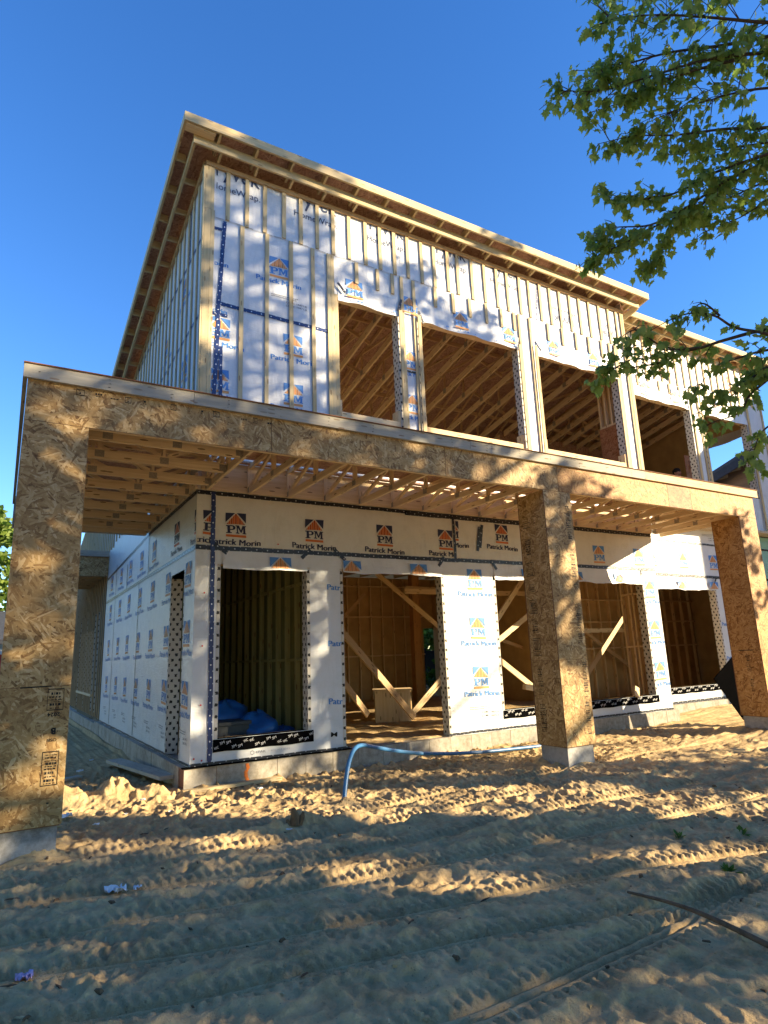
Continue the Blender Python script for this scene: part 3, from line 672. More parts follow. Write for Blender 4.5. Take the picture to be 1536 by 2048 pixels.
# sheathed beam, board by board
for x0,x1,m in ((0,2.437,'osb'),(2.443,4.877,'osb'),(4.883,6.955,'osb'),(6.961,9.58,'osb2'),(9.586,10.22,'osbred'),(10.226,PW,'osb2')):
    mb=MB(); mb.box(x0,x1,-.0,.012,PBt,4.36,MT[m],0,MT['edge']); sub(mb,'beam_sheet','reddish beam sheet' if m=='osbred' else None)
mb=MB(); mb.box(.013,PW-.013,.013,.055,PBt+.005,4.395,MT['lum'],0); mb.box(.06,PW-.1,.058,.098,PBt+.012,4.395,MT['lum'],0); sub(mb,'beam')
mb=MB(); mb.box(0,.012,.014,5.45,PBt,4.36,MT['osb'],1,MT['edge']); sub(mb,'beam_sheet')
mb=MB(); mb.box(.014,.055,.1,5.45,PBt+.005,4.395,MT['lum'],1); sub(mb,'beam')
mb=MB(); mb.box(PW-.012,PW,.014,D-.02,PBt,4.36,MT['osb2'],1,MT['edge']); mb.box(PW-.055,PW-.014,.1,D-.02,PBt+.005,4.395,MT['lum'],1); sub(mb,'beam')
for x0,x1 in ((-.04,1.55),(1.553,5.3),(5.303,9.0),(9.003,PW+.125)):
    mb=MB(); mb.box(x0,x1,-.04,-.002,4.335,PT,MT['lumgrey'] if x0<9 else MT['lumold'],0); sub(mb,'fascia_board')
mb=MB(); mb.box(-.042,-.004,-.002,5.47,4.335,PT,MT['lumgrey'],1); sub(mb,'fascia_board')
mb=MB(); mb.box(-.045,PW+.13,-.055,.02,PT+.001,PT+.012,MT['edge'],0); sub(mb,'drip_edge')
mb=MB(); mb.box(-.02,A-.05,5.47,5.51,3.93,PT,MT['lumgrey'],0); sub(mb,'fascia_board')
# nail dots
mb=MB()
for x in np.arange(.1,12,.61):
    for dz in (.03,.07,.11):
        if random.random()<.85: mb.poly([(x+random.uniform(-.015,.015)+.005*math.cos(k*PI/3),-.0425,4.335+dz+.005*math.sin(k*PI/3)) for k in range(6)],MT['black'])
sub(mb,'nail_heads')
def truss(p,q,ztop,zbot,d,name,parent,m='lum',wid=.04,bays=4,chord=.089,plates=True):
    """parallel-chord truss from p to q (xy), bottom chord on edge"""
    mb=MB(); p=Vector((*p,0)); q=Vector((*q,0)); L=(q-p).length
    pt=lambda t,z: tuple((p+(q-p)*t)[:2])+(z,)
    mb.beam(pt(0,zbot+chord/2),pt(1,zbot+chord/2),wid,chord,MT[m]); mb.beam(pt(0,ztop-.03),pt(1,ztop-.03),wid,.06,MT[m])
    side=(q-p).normalized().cross(Vector((0,0,1)))*(wid/2+.002)
    for i in range(bays):
        a,b=i/bays+.02,(i+1)/bays-.02
        mb.beam(pt(a,zbot+chord),pt(b,ztop-.05) ,wid*.9,.05,MT[m]) if i%2==0 else mb.beam(pt(a,ztop-.05),pt(b,zbot+chord),wid*.9,.05,MT[m])
        mb.beam(pt(b+.018,zbot+chord),pt(b+.018,ztop-.05),wid*.9,.06,MT[m],(1,0,0) if abs((q-p).x)<.1 else (0,1,0))
        if plates:
            for s in (1,-1):
                c=[Vector(pt(b+.02-.05/L,zbot+.02)),Vector(pt(b+.02+.05/L,zbot+.02)),Vector(pt(b+.02+.05/L,zbot+.10)),Vector(pt(b+.02-.05/L,zbot+.10))]
                mb.poly([tuple(v+side*s) for v in c][::s],MT['plate'])
    return hp(mb,name,parent)
for k in range(17):
    x=2.27+.605*k
    if x<12.0: truss((x,.10),(x,2.03),4.395,3.965,0,'floor_truss',porch,bays=2)
for y in (.43,1.09,1.76,2.40,3.02,3.68,4.35,5.05):
    truss((.06,y),(2.21 if y<2 else A-.045,y),4.395,3.955,0,'floor_truss',porch,bays=3,chord=.12,m='lum')
mb=MB(); mb.box(.06,A-.045,5.42,5.46,3.94,4.395,MT['lum'],0); sub(mb,'rim_joist')
mb=MB(); mb.box(A+.05,XW,D-.045,D-.009,3.98,4.20,MT['lum'],0); sub(mb,'ledger'); mb=MB(); mb.box(A+.05,XW,D-.035,D-.011,4.203,4.398,MT['lum'],0); sub(mb,'rim_board')
mb=MB(); mb.box(A-.045,A-.009,D-.05,5.46,3.975,4.20,MT['lum'],1); sub(mb,'ledger')
# columns
def stampblock(mb,fn,u0,u1,v0,v1,seed,frame=True):
    rs=random.Random(seed); m=MT['black']; t=.004
    def r(a,b,c,d): mb.poly([fn(a,c),fn(b,c),fn(b,d),fn(a,d)],m)
    if frame:
        r(u0,u1,v0,v0+t*2); r(u0,u1,v1-t*2,v1); r(u0,u0+t,v0,v1); r(u1-t,u1,v0,v1)
    v=v0+.015
    while v<v1-.03:
        h=rs.choice((.006,.008,.012,.02)); u=u0+.012+rs.uniform(0,.02)
        while u<u1-.03:
            w=rs.uniform(.006,.022); r(u,min(u+w,u1-.01),v,v+h); u+=w+rs.uniform(.004,.012)
        v+=h+rs.uniform(.008,.018)
def column(x0,y0,m,stamps,label,seam=1.487):
    mb=MB(); i=.012
    for a,b in ((.34,seam-.004),(seam,PBt-.004)):
        mb.box(x0,x0+CW,y0,y0+i,a,b,MT[m],2,MT['edge']); mb.box(x0,x0+CW,y0+CW-i,y0+CW,a,b,MT[m],2,MT['edge'])
        mb.box(x0,x0+i,y0+i+.002,y0+CW-i-.002,a,b,MT[m],2,MT['edge']); mb.box(x0+CW-i,x0+CW,y0+i+.002,y0+CW-i-.002,a,b,MT[m],2,MT['edge'])
    mb.box(x0+i+.003,x0+CW-i-.003,y0+i+.003,y0+CW-i-.003,.33,PBt-.002,MT['edge'],2)
    c=hp(mb,'porch_column',None,label)
    mb=MB(); b0=.02; mb.box(x0+.03,x0+CW-.03,y0+.03,y0+CW-.03,-.35,.335,MT['conc'],0); hp(mb,'concrete_base',c)
    mb=MB(); stamps(mb,lambda a,b:(x0+a,y0-.003,b),lambda a,b:(x0-.003,y0+CW-a,b)); 
    if mb.v: hp(mb,'ink_stamp',c)  # ink stamps: bars for unreadable print, some letters
    return c
def st_left(mb,F,Lf):
    stampblock(mb,F,.375,.505,1.28,1.465,1); put_text(mb,'2024',MT['black'],F,.385,.485,1.26,.03,.03,True); put_text(mb,'B',MT['black'],F,.42,.46,1.13,.05,.05,True); put_text(mb,'OSB',MT['black'],F,.40,.47,1.045,.025,.01,True)
    stampblock(mb,F,.38,.50,.97,1.0,2,False); stampblock(mb,F,.37,.50,.66,.94,3); stampblock(mb,F,.375,.50,.62,.66,4,False); stampblock(mb,F,.40,.48,.50,.56,5,False)
    mb.poly([F(.16,1.478),F(.40,1.482),F(.40,1.493),F(.16,1.490)],MT['black'])
def st_mid(mb,F,Lf):
    stampblock(mb,F,.40,.53,.46,1.0,11,False); stampblock(mb,F,.42,.54,1.02,1.48,12,False); stampblock(mb,F,.40,.53,1.7,2.3,13,False); stampblock(mb,F,.41,.54,2.5,3.1,14,False); stampblock(mb,F,.40,.53,3.2,3.75,17,False)
    stampblock(mb,Lf,.09,.24,.5,.9,15,False); stampblock(mb,Lf,.10,.23,1.0,1.45,16,False)
    for k,(a,b) in enumerate(((1.55,1.8),(1.86,2.1),(2.15,2.35),(2.45,2.62),(2.7,2.9),(3.0,3.3),(3.42,3.5))): stampblock(mb,Lf,.08,.23,a,b,20+k,k%2==0)
def st_right(mb,F,Lf):
    stampblock(mb,Lf,.24,.36,1.1,1.42,31,False); stampblock(mb,Lf,.26,.35,.75,1.0,32,False)
    mb.poly([Lf(.16,1.478),Lf(.42,1.478),Lf(.42,1.492),Lf(.16,1.492)],MT['black'])
column(0,0,'osb',st_left,'shaded column at the left end of the porch')
column(6.635,0,'osb',st_mid,'dappled middle porch column')
column(PW-CW,0,'osb2',st_right,'sunlit column at the right end of the porch')
mb=MB()
for k in range(14): stampblock(mb,lambda a,b:(a,-.003,b),.42+k*.15,.42+k*.15+random.uniform(.05,.13),4.245,4.31,50+k,k%3==0)
sub(mb,'ink_stamp')
# ------------------------------------------------------------------ roof
OV=.43; RX0=A-OV; RX1=XW+OV-.02; RY0=1.65; RYB=17.5
def slab(mb,x0,x1,y0,y1,t,m,dz=0,edge=None):
    a,b=roofz(y0)+dz,roofz(y1)+dz; e=edge or m
    P=[(x0,y0,a),(x1,y0,a),(x1,y1,b),(x0,y1,b)]; T=[(p[0],p[1],p[2]+t) for p in P]
    mb.poly(P[::-1],m,[(p[0],p[1]) for p in P][::-1]); mb.poly(T,e,[(p[0],p[1]) for p in P])
    for i in range(4):
        j=(i+1)%4; mb.poly([P[i],P[j],T[j],T[i]],e)
mb=MB(); slab(mb,RX0,RX1,RY0,RYB,.016,MT['osbdark'],0,MT['edge']); slab(mb,RX1,18.9,RC-OV,RYB,.016,MT['osbdark'],0,MT['edge'])
roof=hp(mb,'roof',None,'sloping roof deck with open board eaves')
def rsub(mb,name): return hp(mb,name,roof)
# fascia boards (outer) and sub-fascia
def fboard(mb,x0,x1,y,zt,h,m,t=.038): mb.box(x0,x1,y-t,y,zt-h,zt,m,0)
mb=MB(); zf=roofz(RY0)+.014; fboard(mb,RX0-.03,RX1+.03,RY0,zf,.15,MT['lumold']); rsub(mb,'fascia_board')
mb=MB(); zf2=roofz(RC-OV)+.014; fboard(mb,RX1+.035,18.93,RC-OV,zf2,.15,MT['lumold']); rsub(mb,'fascia_board')
def rake(x,y0,y1,h,m,dz=0,w=.038,name='rake_board'):
    mb=MB(); mb.beam((x,y0,roofz(y0)+.014-h/2+dz),(x,y1,roofz(y1)+.014-h/2+dz),w,h,MT[m]); return rsub(mb,name)
rake(RX0-.011,RY0+.0,RYB,.15,'lumold'); rake(RX1+.011,RY0+.0,RC-OV-.05,.15,'lumold'); rake(18.9,RC-OV,RYB,.15,'lumold')
# soffit ledger boards half-way under the eaves
mb=MB(); zi=9.465; mb.box(RX0+.155,RX1-.10,1.805,1.843,zi-.14,zi,MT['lumold'],0); rsub(mb,'soffit_ledger')
mb=MB(); mb.box(RX1-.09,18.75,2.355,2.393,zi-.14-.04,zi-.04,MT['lumold'],0); rsub(mb,'soffit_ledger')
rake(RX0+.175,1.85,RYB,.12,'lumold',-.145,.038,'soffit_ledger'); rake(RX1-.12,1.85,2.3,.14,'lumold',-.15,.038,'soffit_ledger')
mb=MB(); mb.box(RX0+.01,RX0+.45,1.655,1.80,roofz(1.8)-.125,roofz(1.8)-.02,MT['lum'],0); rsub(mb,'eave_block')
# lookouts at the front
nx=int((RX1-RX0)/.6)
for k in range(1,nx+1):
    x=RX0+.52+.6*(k-1)
    if x>RX1-.1: break
    mb=MB(); mb.beam((x,RY0+.01,roofz(RY0)-.075),(x,D-.05,roofz(D)-.075),.038,.14,MT['lumold']); rsub(mb,'lookout')
    mb=MB(); mb.beam((x+.07,1.85,9.37),(x+.07,D-.05,9.335),.038,.085,MT['lumold']); rsub(mb,'soffit_block')
x=RX1+.35
while x<18.7:
    mb=MB(); mb.beam((x,RC-OV+.01,roofz(RC-OV)-.075),(x,RC-.05,roofz(RC)-.075),.038,.14,MT['lumold']); rsub(mb,'lookout'); 
    mb=MB(); mb.beam((x+.07,2.40,9.33),(x+.07,RC-.05,9.30),.038,.085,MT['lumold']); rsub(mb,'soffit_block'); x+=.6
# outriggers of the side eave
y=2.3
while y<10.5:
    mb=MB(); mb.box(RX0+.01,RX0+.155,y-.019,y+.019,roofz(y)-.145,roofz(y)-.01,MT['lumold'],0); rsub(mb,'lookout')
    mb=MB(); mb.box(RX0+.196,A-.03,y+.25-.019,y+.25+.019,roofz(y+.25)-.245,roofz(y+.25)-.155,MT['lumold'],0); rsub(mb,'soffit_block')
    y+=.61
mb=MB(); mb.beam((A-.03,D,roofz(D)-.27),(A-.03,14,roofz(14)-.27),.038,.1,MT['rough']); rsub(mb,'soffit_nailer')
# parallel-chord roof trusses seen through the upper windows
def rafter(x,y0,y1,dep=.56):
    mb=MB(); L=y1-y0; z=lambda y,d: roofz(y)-d
    mb.beam((x,y0,z(y0,.05)),(x,y1,z(y1,.05)),.04,.089,MT['rough']); mb.beam((x,y0,z(y0,dep)),(x,y1,z(y1,dep)),.042,.15,MT['lum'])
    n=int(L/1.5)
    for i in range(n):
        a=y0+L*i/n; b=y0+L*(i+1)/n
        mb.beam((x,b,z(b,dep)),(x,b,z(b,.05)),.036,.055,MT['rough'],(0,1,0))
        (mb.beam((x,a,z(a,dep)),(x,b,z(b,.05)),.036,.05,MT['rough']) if i%2 else mb.beam((x,a,z(a,.05)),(x,b,z(b,dep)),.036,.05,MT['rough']))
        for s in (1,-1): mb.poly([(x+s*.023,b-.06,z(b,dep)-.03),(x+s*.023,b+.06,z(b,dep)-.03),(x+s*.023,b+.06,z(b,dep)+.10),(x+s*.023,b-.06,z(b,dep)+.10)][::s],MT['plate'])
    return hp(mb,'roof_truss',roof)
x=2.6
while x<18.3:
    rafter(x,D+.18 if x<XW else RC+.18,12.5); x+=.61
for y,dz in ((4.3,.30),(6.6,.52),(9.0,.30)):
    mb=MB(); mb.box(2.5,18.2,y-.019,y+.019,roofz(y)-.28-.09,roofz(y)-.28,MT['rough'],0); rsub(mb,'bridging')
# zig-zag lateral braces between trusses
for k in range(9):
    x=4.0+k*1.3; mb=MB(); yy=3.2+(k%3)*1.4; mb.beam((x,yy,roofz(yy)-.12),(x+1.25,yy+.15,roofz(yy)-.5),.03,.089,MT['rough']); rsub(mb,'bridging')
# ------------------------------------------------------------------ inside
mb=MB(); mb.box(A+.17,XR-.2,D+.2,RYB-.5,4.36,4.42,MT['osbpale'],0)
flo=hp(mb,'upper_floor')
x=2.6
while x<18.2:
    mb=MB(); mb.box(x-.02,x+.02,(D if x<XW else RC)+.19,10.5,3.99,4.355,MT['rough'],1); hp(mb,'joist',flo); x+=.61
mb=MB()
bH=[(11.62,12.75,.30,2.43),(15.6,16.9,.9,2.2)]
fb=lambda a,b,t:(a,10.62+t,b)
wallgrid(mb,allx(bH,(A,XR)),allz(bH,(.2,4.0)),bH,fb,MT['tan'],MT['wrap'],.15)
back=hp(mb,'back_wall')
for z in (1.62,2.79,3.72):
    mb=MB(); mb.box(4.2,11.6,10.53,10.615,z-.02,z+.02,MT['lum'],0); hp(mb,'blocking',back)
    mb=MB(); mb.box(12.8,18.2,10.53,10.615,z-.02,z+.02,MT['lum'],0); hp(mb,'blocking',back)
def studs(xs,y,z0,z1,parent,m='lum',ax='x',d=.085):
    for x in xs:
        mb=MB()
        if ax=='x': mb.box(x-.019,x+.019,y-d,y-.004,z0,z1,MT[m],2)
        else: mb.box(y-d,y-.004,x-.019,x+.019,z0,z1,MT[m],2)
        hp(mb,'stud',parent)
xs=[x for x in np.arange(4.4,18.2,.405) if not any(h[0]-.05<x<h[1]+.05 for h in bH)]
studs([float(x) for x in xs],10.616,.3,3.95,back)
# side-wall studs inside, partition behind the corner window
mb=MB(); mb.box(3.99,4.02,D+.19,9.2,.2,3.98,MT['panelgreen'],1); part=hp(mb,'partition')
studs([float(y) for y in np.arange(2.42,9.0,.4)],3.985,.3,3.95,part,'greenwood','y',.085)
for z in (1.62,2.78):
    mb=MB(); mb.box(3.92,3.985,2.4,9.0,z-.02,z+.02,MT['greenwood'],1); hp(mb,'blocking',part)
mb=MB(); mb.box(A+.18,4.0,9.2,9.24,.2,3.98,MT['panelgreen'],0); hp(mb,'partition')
# right partition near the recess (studs seen edge-on)
mb=MB(); mb.box(11.62,11.64,2.26,2.80,.3,3.98,MT['tan'],1); rp_=hp(mb,'partition')
for y in (2.30,2.48,2.58,2.77):
    mb=MB(); mb.box(11.53,11.615,y-.02,y+.02,.3,3.95,MT['lum'],2); hp(mb,'stud',rp_)
for z in (1.62,2.72):
    mb=MB(); mb.box(11.54,11.612,2.3,2.76,z-.02,z+.02,MT['lum'],1); hp(mb,'blocking',rp_)
mb=MB(); mb.box(12.0,12.02,6.1,10.6,.3,3.98,MT['tan'],1); hp(mb,'partition')
mb=MB(); mb.box(12.2,18.25,5.6,5.63,.3,3.98,MT['tan'],0); pr=hp(mb,'partition')
studs([float(x) for x in np.arange(12.4,18.2,.405)],5.596,.3,3.95,pr)
for z in (1.6,2.3,2.9): 
    mb=MB(); mb.box(12.2,18.2,5.5,5.595,z-.02,z+.02,MT['lum'],0); hp(mb,'blocking',pr)
# upper storey partitions
mb=MB(); mb.box(11.66,11.68,2.26,2.8,6.6,8.9,MT['tan'],1); mb.box(11.535,11.552,2.27,2.82,4.45,6.54,MT['osbred'],1,MT['edge']); up=hp(mb,'partition')
for y in (2.3,2.46,2.62,2.78):
    mb=MB(); mb.box(11.555,11.635,y-.02,y+.02,4.5,8.8,MT['lum'],2); hp(mb,'stud',up)
mb=MB(); mb.box(11.56,11.636,2.3,2.78,6.55,6.6,MT['lum'],1); hp(mb,'blocking',up)
mb=MB(); mb.box(12.2,18.2,6.9,6.93,4.45,8.0,MT['osbdark'],0); hp(mb,'partition')
# post and braces in the big room
mb=MB(); mb.box(10.46,10.72,9.4,9.6,.2,3.97,MT['glulam'],2); hp(mb,'post',None,'orange timber post inside the wide doorway')
mb=MB(); mb.beam((10.2,9.38,3.56),(12.0,9.38,3.52),.04,.14,MT['lum']); hp(mb,'brace')
def br(p,q,w=.14,m='lum'):
    mb=MB(); mb.beam(p,q,.038,w,MT[m],(0,0,1)); hp(mb,'brace')
br((4.9,3.45,2.22),(6.62,3.7,.50),.115,'rough'); br((4.9,3.6,1.50),(5.78,3.95,.60),.11,'rough'); br((7.3,3.7,1.20),(6.62,3.75,.60),.075); br((7.3,3.7,1.10),(6.6,3.75,.52),.035)
br((8.3,7.8,3.75),(10.6,7.7,2.0),.12); br((6.5,9.9,1.0),(9.0,9.7,3.4),.1,'rough')
br((8.45,3.4,2.2),(9.7,3.6,3.35),.115); br((8.5,3.6,1.75),(10.2,3.6,2.72),.11); br((8.4,3.5,1.58),(9.7,3.5,.70),.11); br((11.47,5.3,3.0),(15.0,5.3,.93),.09,'rough'); br((10.9,3.6,.85),(13.0,3.6,2.68),.11); br((10.3,6.5,2.2),(14.0,6.5,1.1),.09,'rough')
br((8.0,6,3.08),(11.9,6,3.08),.12); br((12.3,4.9,2.05),(15.4,4.9,2.05),.11)
br((12.0,5.4,2.3),(13.2,5.4,3.3),.1,'rough')
# ------------------------------------------------------------------ ground
def vnoise(x,y,s,seed):
    rs=np.random.RandomState(seed); T=rs.rand(256,256); X=x/s; Y=y/s; xi=np.floor(X).astype(int); yi=np.floor(Y).astype(int); fx=X-xi; fy=Y-yi
    fx=fx*fx*(3-2*fx); fy=fy*fy*(3-2*fy); g=lambda a,b:T[a%256,b%256]
    return (g(xi,yi)*(1-fx)+g(xi+1,yi)*fx)*(1-fy)+(g(xi,yi+1)*(1-fx)+g(xi+1,yi+1)*fx)*fy-.5
TR=[ # tyre tracks: points along, half width, depth
 ([(-3,-1.05),(.1,-1.0),(1.8,-1.33),(4.2,-1.45),(7.2,-1.5),(12,-1.3)],.15,.03),
 ([(-3,-1.95),(.1,-2.22),(1.1,-2.45),(2.2,-2.70),(3.8,-3.0),(5.4,-3.35),(9,-4)],.14,.028),
 ([(-2,-2.6),(.2,-2.80),(1.33,-3.03),(2.5,-3.25),(3.45,-3.55),(4.6,-3.75),(9,-4.6)],.12,.028),
 ([(-1,-3.5),(1.2,-3.75),(2.0,-3.84),(2.6,-3.82),(3.4,-3.78),(4.5,-3.68),(8,-3.2)],.16,.03),
 ([(1.0,-.55),(3.0,-.62),(5.0,-.70),(7.5,-.75),(12,-.5)],.14,.028),
 ([(1.0,-1.75),(2.2,-1.95),(3.6,-2.1),(5.2,-2.28),(7,-2.3),(11,-2.2)],.15,.032),
 ([(4,-.05),(6,-.02),(8,.1),(12,.4)],.15,.028)]
def height(x,y,fine=True):
    z=np.full(x.shape,.065)
    z+=.06*vnoise(x,y,1.7,1)+.015*vnoise(x,y,.75,2)
    if fine:
        # churned sand: warped ridged noise
        wx=x+.22*vnoise(x,y,.5,3); wy=y+.22*vnoise(x,y,.5,4)
        r2=1-np.abs(vnoise(wx,wy*1.3,.15,6))*4
        def dents(x,y,s,seed,dep,rim,prob):
            """trodden dents with pushed-up rims on a jittered lattice"""
            rs=np.random.RandomState(seed); T=rs.rand(64,64,4); gx=np.floor(x/s).astype(int); gy=np.floor(y/s).astype(int); out=np.zeros_like(x)
            for i in (-1,0,1):
                for j in (-1,0,1):
                    t=T[(gx+i)%64,(gy+j)%64]; cx=(gx+i+t[...,0])*s; cy=(gy+j+t[...,1])*s; a=t[...,2]*PI; dx,dy=x-cx,y-cy
                    u=dx*np.cos(a)+dy*np.sin(a); v=-dx*np.sin(a)+dy*np.cos(a); d=np.sqrt((u/1.5)**2+v**2)/(s*.42); on=(t[...,3]<prob)*(.5+t[...,0])
                    out+=on*(-dep*np.clip(1-d*d,0,1)**.6+rim*np.exp(-((d-1.15)/.28)**2)*(.6+.8*vnoise(x,y,s*.3,seed+1)))
            return out
        ch=.012*r2+.012*vnoise(wx,wy*1.2,.24,7)+.024*vnoise(wx,wy,.11,8)+.022*vnoise(wx,wy,.055,9)+dents(x,y,.25,51,.040,.028,.6)+dents(wx,wy,.13,52,.028,.020,.65)+.022*np.clip(vnoise(x,y,.085,53)-.12,0,1)*(vnoise(x,y,.6,54)>-.1)
        amp=.75+.9*np.clip(vnoise(x,y,1.3,10)+.25,0,1)
        ch=ch*amp
        # footprints
        rs=np.random.RandomState(21)
        fp=np.zeros_like(x)
        tr=np.zeros_like(x); mask=np.zeros_like(x)
        for pts,hw,dp in TR:
            P=np.array(pts); yy=np.interp(x,P[:,0],P[:,1])+.05*vnoise(x,y*0,.9,13); d=y-yy
            m=np.clip(1.25-np.abs(d)/hw*1.0,0,1)**.5*(np.abs(d)<hw*1.25)
            keep=np.clip(1.1+1.2*vnoise(x,y*0+pts[0][1],1.5,14),0.55,1)
            s=x*1.03
            tread=np.sign(np.sin(2*PI*(s/.075)+np.abs(d)/hw*2.6))*.5+.5
            groove=np.exp(-(np.abs(d)-hw*.40)**2/(.012**2))
            w=m*keep
            tr+=w*(-dp*.8+.026*tread*(np.abs(d)>hw*.55)-.046*groove-.042*np.exp(-(d/.012)**2))
            berm=np.exp(-((np.abs(d)-hw*1.35)/(.07))**2)*.020*keep*(.7+vnoise(x,y,.12,15)*1.4); tr+=berm
            mask=np.maximum(mask,w)
        z+=ch*(.40+.20*np.clip((y+1.2)/1.6,0,1))*(1-.95*mask)+tr+(.016*vnoise(wx,wy,.06,63)+.012*vnoise(x,y,.030,62))*(1-.7*mask)
    # sand heaped beside the near-left corner, hollow and mound left of the doorway hose
    def g(cx,cy,sx,sy,a): return a*np.exp(-((x-cx)/sx)**2-((y-cy)/sy)**2)
    lump=1+1.3*vnoise(x,y,.22,16)+.8*vnoise(x,y,.1,17)
    z+=(g(1.25,2.25,.45,.26,.17)+g(.70,2.25,.24,.2,.11)+g(1.78,2.0,.2,.14,.08))*np.clip(lump,.45,1.5)
    z+=g(2.9,-.62,.55,.22,-.10)+g(2.75,-.28,.5,.16,.09)*lump+g(3.4,-.95,.8,.16,.05)*lump
    z+=g(4.2,-1.75,.6,.2,.07)*lump+g(6.2,-1.0,.9,.2,.06)*lump
    z+=g(14.5,2.3,2.6,.7,.16)+g(8,1.7,3.0,.35,.05)
    for bx,by in ((.278,.278),(6.913,.278),(11.912,.278)):       # sand banked against the column bases
        dd=np.maximum(np.maximum(np.abs(x-bx),np.abs(y-by))-.25,0); z+=.075*np.exp(-dd/.13)*(.55+1.5*np.clip(vnoise(x,y,.3,71)+.3,0,1))
    dd=np.maximum(np.abs(y-2.02),0)+100*((x<2.0)|(x>12)); z+=.05*np.exp(-dd/.15)*(.3+1.8*np.clip(vnoise(x,y,.4,72)+.2,0,1))
    z+=g(3.45,.33,.11,.09,.05)
    z+=-.10*np.clip((y-3)/8,0,1)*(x<2.0)
    ins=(x>2.2)&(y>2.16+.54*(x>11.87))&(x<18.4)&(y<19.4)
    zi=.335+.05*vnoise(x,y,.6,18)+.05*vnoise(x,y*1.4,.22,19)+.02*vnoise(x,y,.09,20)
    z=np.where(ins,zi,z)
    return z
def axis(lo,hi,step,far_lo,far_hi,mid=None,r=1.16):
    c=list(np.arange(lo,hi,step)); s=step; p=lo; L=[]
    while p>far_lo: s=min(s*r,60); p-=s; L.append(p)
    s=step; p=c[-1]; H=[]
    while p<far_hi: s=min(s*r,60); p+=s; H.append(p)
    return np.array(L[::-1]+c+H)
xs=axis(-.6,8.6,.0165,-500,500,r=1.022); xs=xs if len(xs)<1500 else xs
def axis2(lo,hi,step,flo,fhi,r1,lim,r2):
    c=list(np.arange(lo,hi,step)); L=[];H=[]
    for sgn,st,lst,far in ((-1,lo,L,flo),(1,c[-1],H,fhi)):
        s=step;p=st
        while (p>far if sgn<0 else p<far):
            s=min(s*(r1 if s<lim else r2),80); p+=sgn*s; lst.append(p)
    return np.array(L[::-1]+c+H)
xs=axis2(-.6,7.2,.0112,-600,600,1.02,.08,1.25); ya_=axis2(-4.9,-1.6,.0095,-600,-1.6,1.02,.06,1.25); yb_=axis2(-1.59,2.2,.0128,-1.6,600,1.02,.06,1.25); ys=np.unique(np.concatenate([ya_[ya_<-1.6],yb_[yb_>=-1.5955]]))
X,Y=np.meshgrid(xs,ys); Z=height(X,Y)
far=np.clip((np.hypot(X-5,Y)-40)/60,0,1); Z=Z*(1-far)+.0*far
me=bpy.data.meshes.new('sand_ground'); nx_,ny_=len(xs),len(ys)
me.vertices.add(nx_*ny_); me.vertices.foreach_set('co',np.stack([X,Y,Z],-1).astype(np.float32).ravel())
ii=np.arange(ny_-1)[:,None]*nx_+np.arange(nx_-1)[None,:]; Q=np.stack([ii,ii+1,ii+nx_+1,ii+nx_],-1).reshape(-1,4)
me.loops.add(Q.size); me.loops.foreach_set('vertex_index',Q.ravel().astype(np.int32)); me.polygons.add(len(Q)); me.polygons.foreach_set('loop_start',np.arange(0,Q.size,4,dtype=np.int32)); me.polygons.foreach_set('loop_total',np.full(len(Q),4,dtype=np.int32))
me.polygons.foreach_set('use_smooth',np.ones(len(Q),dtype=bool)); me.update(calc_edges=True); me.validate()
me.materials.append(MT['sand']); gr=bpy.data.objects.new('ground',me); COL.objects.link(gr); tag(gr,'churned pale sand with tyre tracks in front of the house','ground',None,'structure')
def gz(x,y): return float(height(np.array([float(x)]),np.array([float(y)]))[0])
# ------------------------------------------------------------------ loose things
def finish(mb,name,label,cat,loc=None,group=None):
    o=mb.build(name,loc=loc); return tag(o,label,cat,group)
# blue pipe
mb=MB(); P=[(3.44,.32,-.15),(3.45,.36,.05),(3.50,.42,.22),(3.60,.52,.42),(3.74,.64,.55),(3.92,.76,.57),(4.2,.92,.50),(4.6,1.08,.40),(5.1,1.25,.30),(5.7,1.38,.22),(6.4,1.48,.16),(7.2,1.52,.13),(8.0,1.5,.10),(8.6,1.3,.0)]
def smooth(P,n=5):
    out=[]
    for i in range(len(P)-1):
        p0,p1,p2,p3=[Vector(P[max(0,min(len(P)-1,i+k))]) for k in (-1,0,1,2)]
        for j in range(n):
            t=j/n; out.append(.5*((2*p1)+(p2-p0)*t+(2*p0-5*p1+4*p2-p3)*t*t+(3*p1-p0-3*p2+p3)*t**3))
    out.append(Vector(P[-1])); return out
mb.tube(smooth(P),.026,MT['hose'],10); finish(mb,'water_pipe','blue plastic pipe arching out of the sand before the doorway','pipe')
# planks
mb=MB(); mb.beam((1.72,5.2,.13),(2.0,2.5,.20),.24,.045,MT['lumgrey']); finish(mb,'plank','weathered plank lying along the left side of the foundation','plank')
mb=MB(); mb.beam((2.06,1.93,.10),(3.3,1.90,.115),.10,.04,MT['lumold']); finish(mb,'plank','thin board lying in the sand at the foot of the front foundation','plank')
mb=MB(); mb.beam((.75,4.2,.06),(1.15,4.35,.07),.14,.03,MT['lumgrey']); finish(mb,'plank','short grey board far back beside the left column','plank')
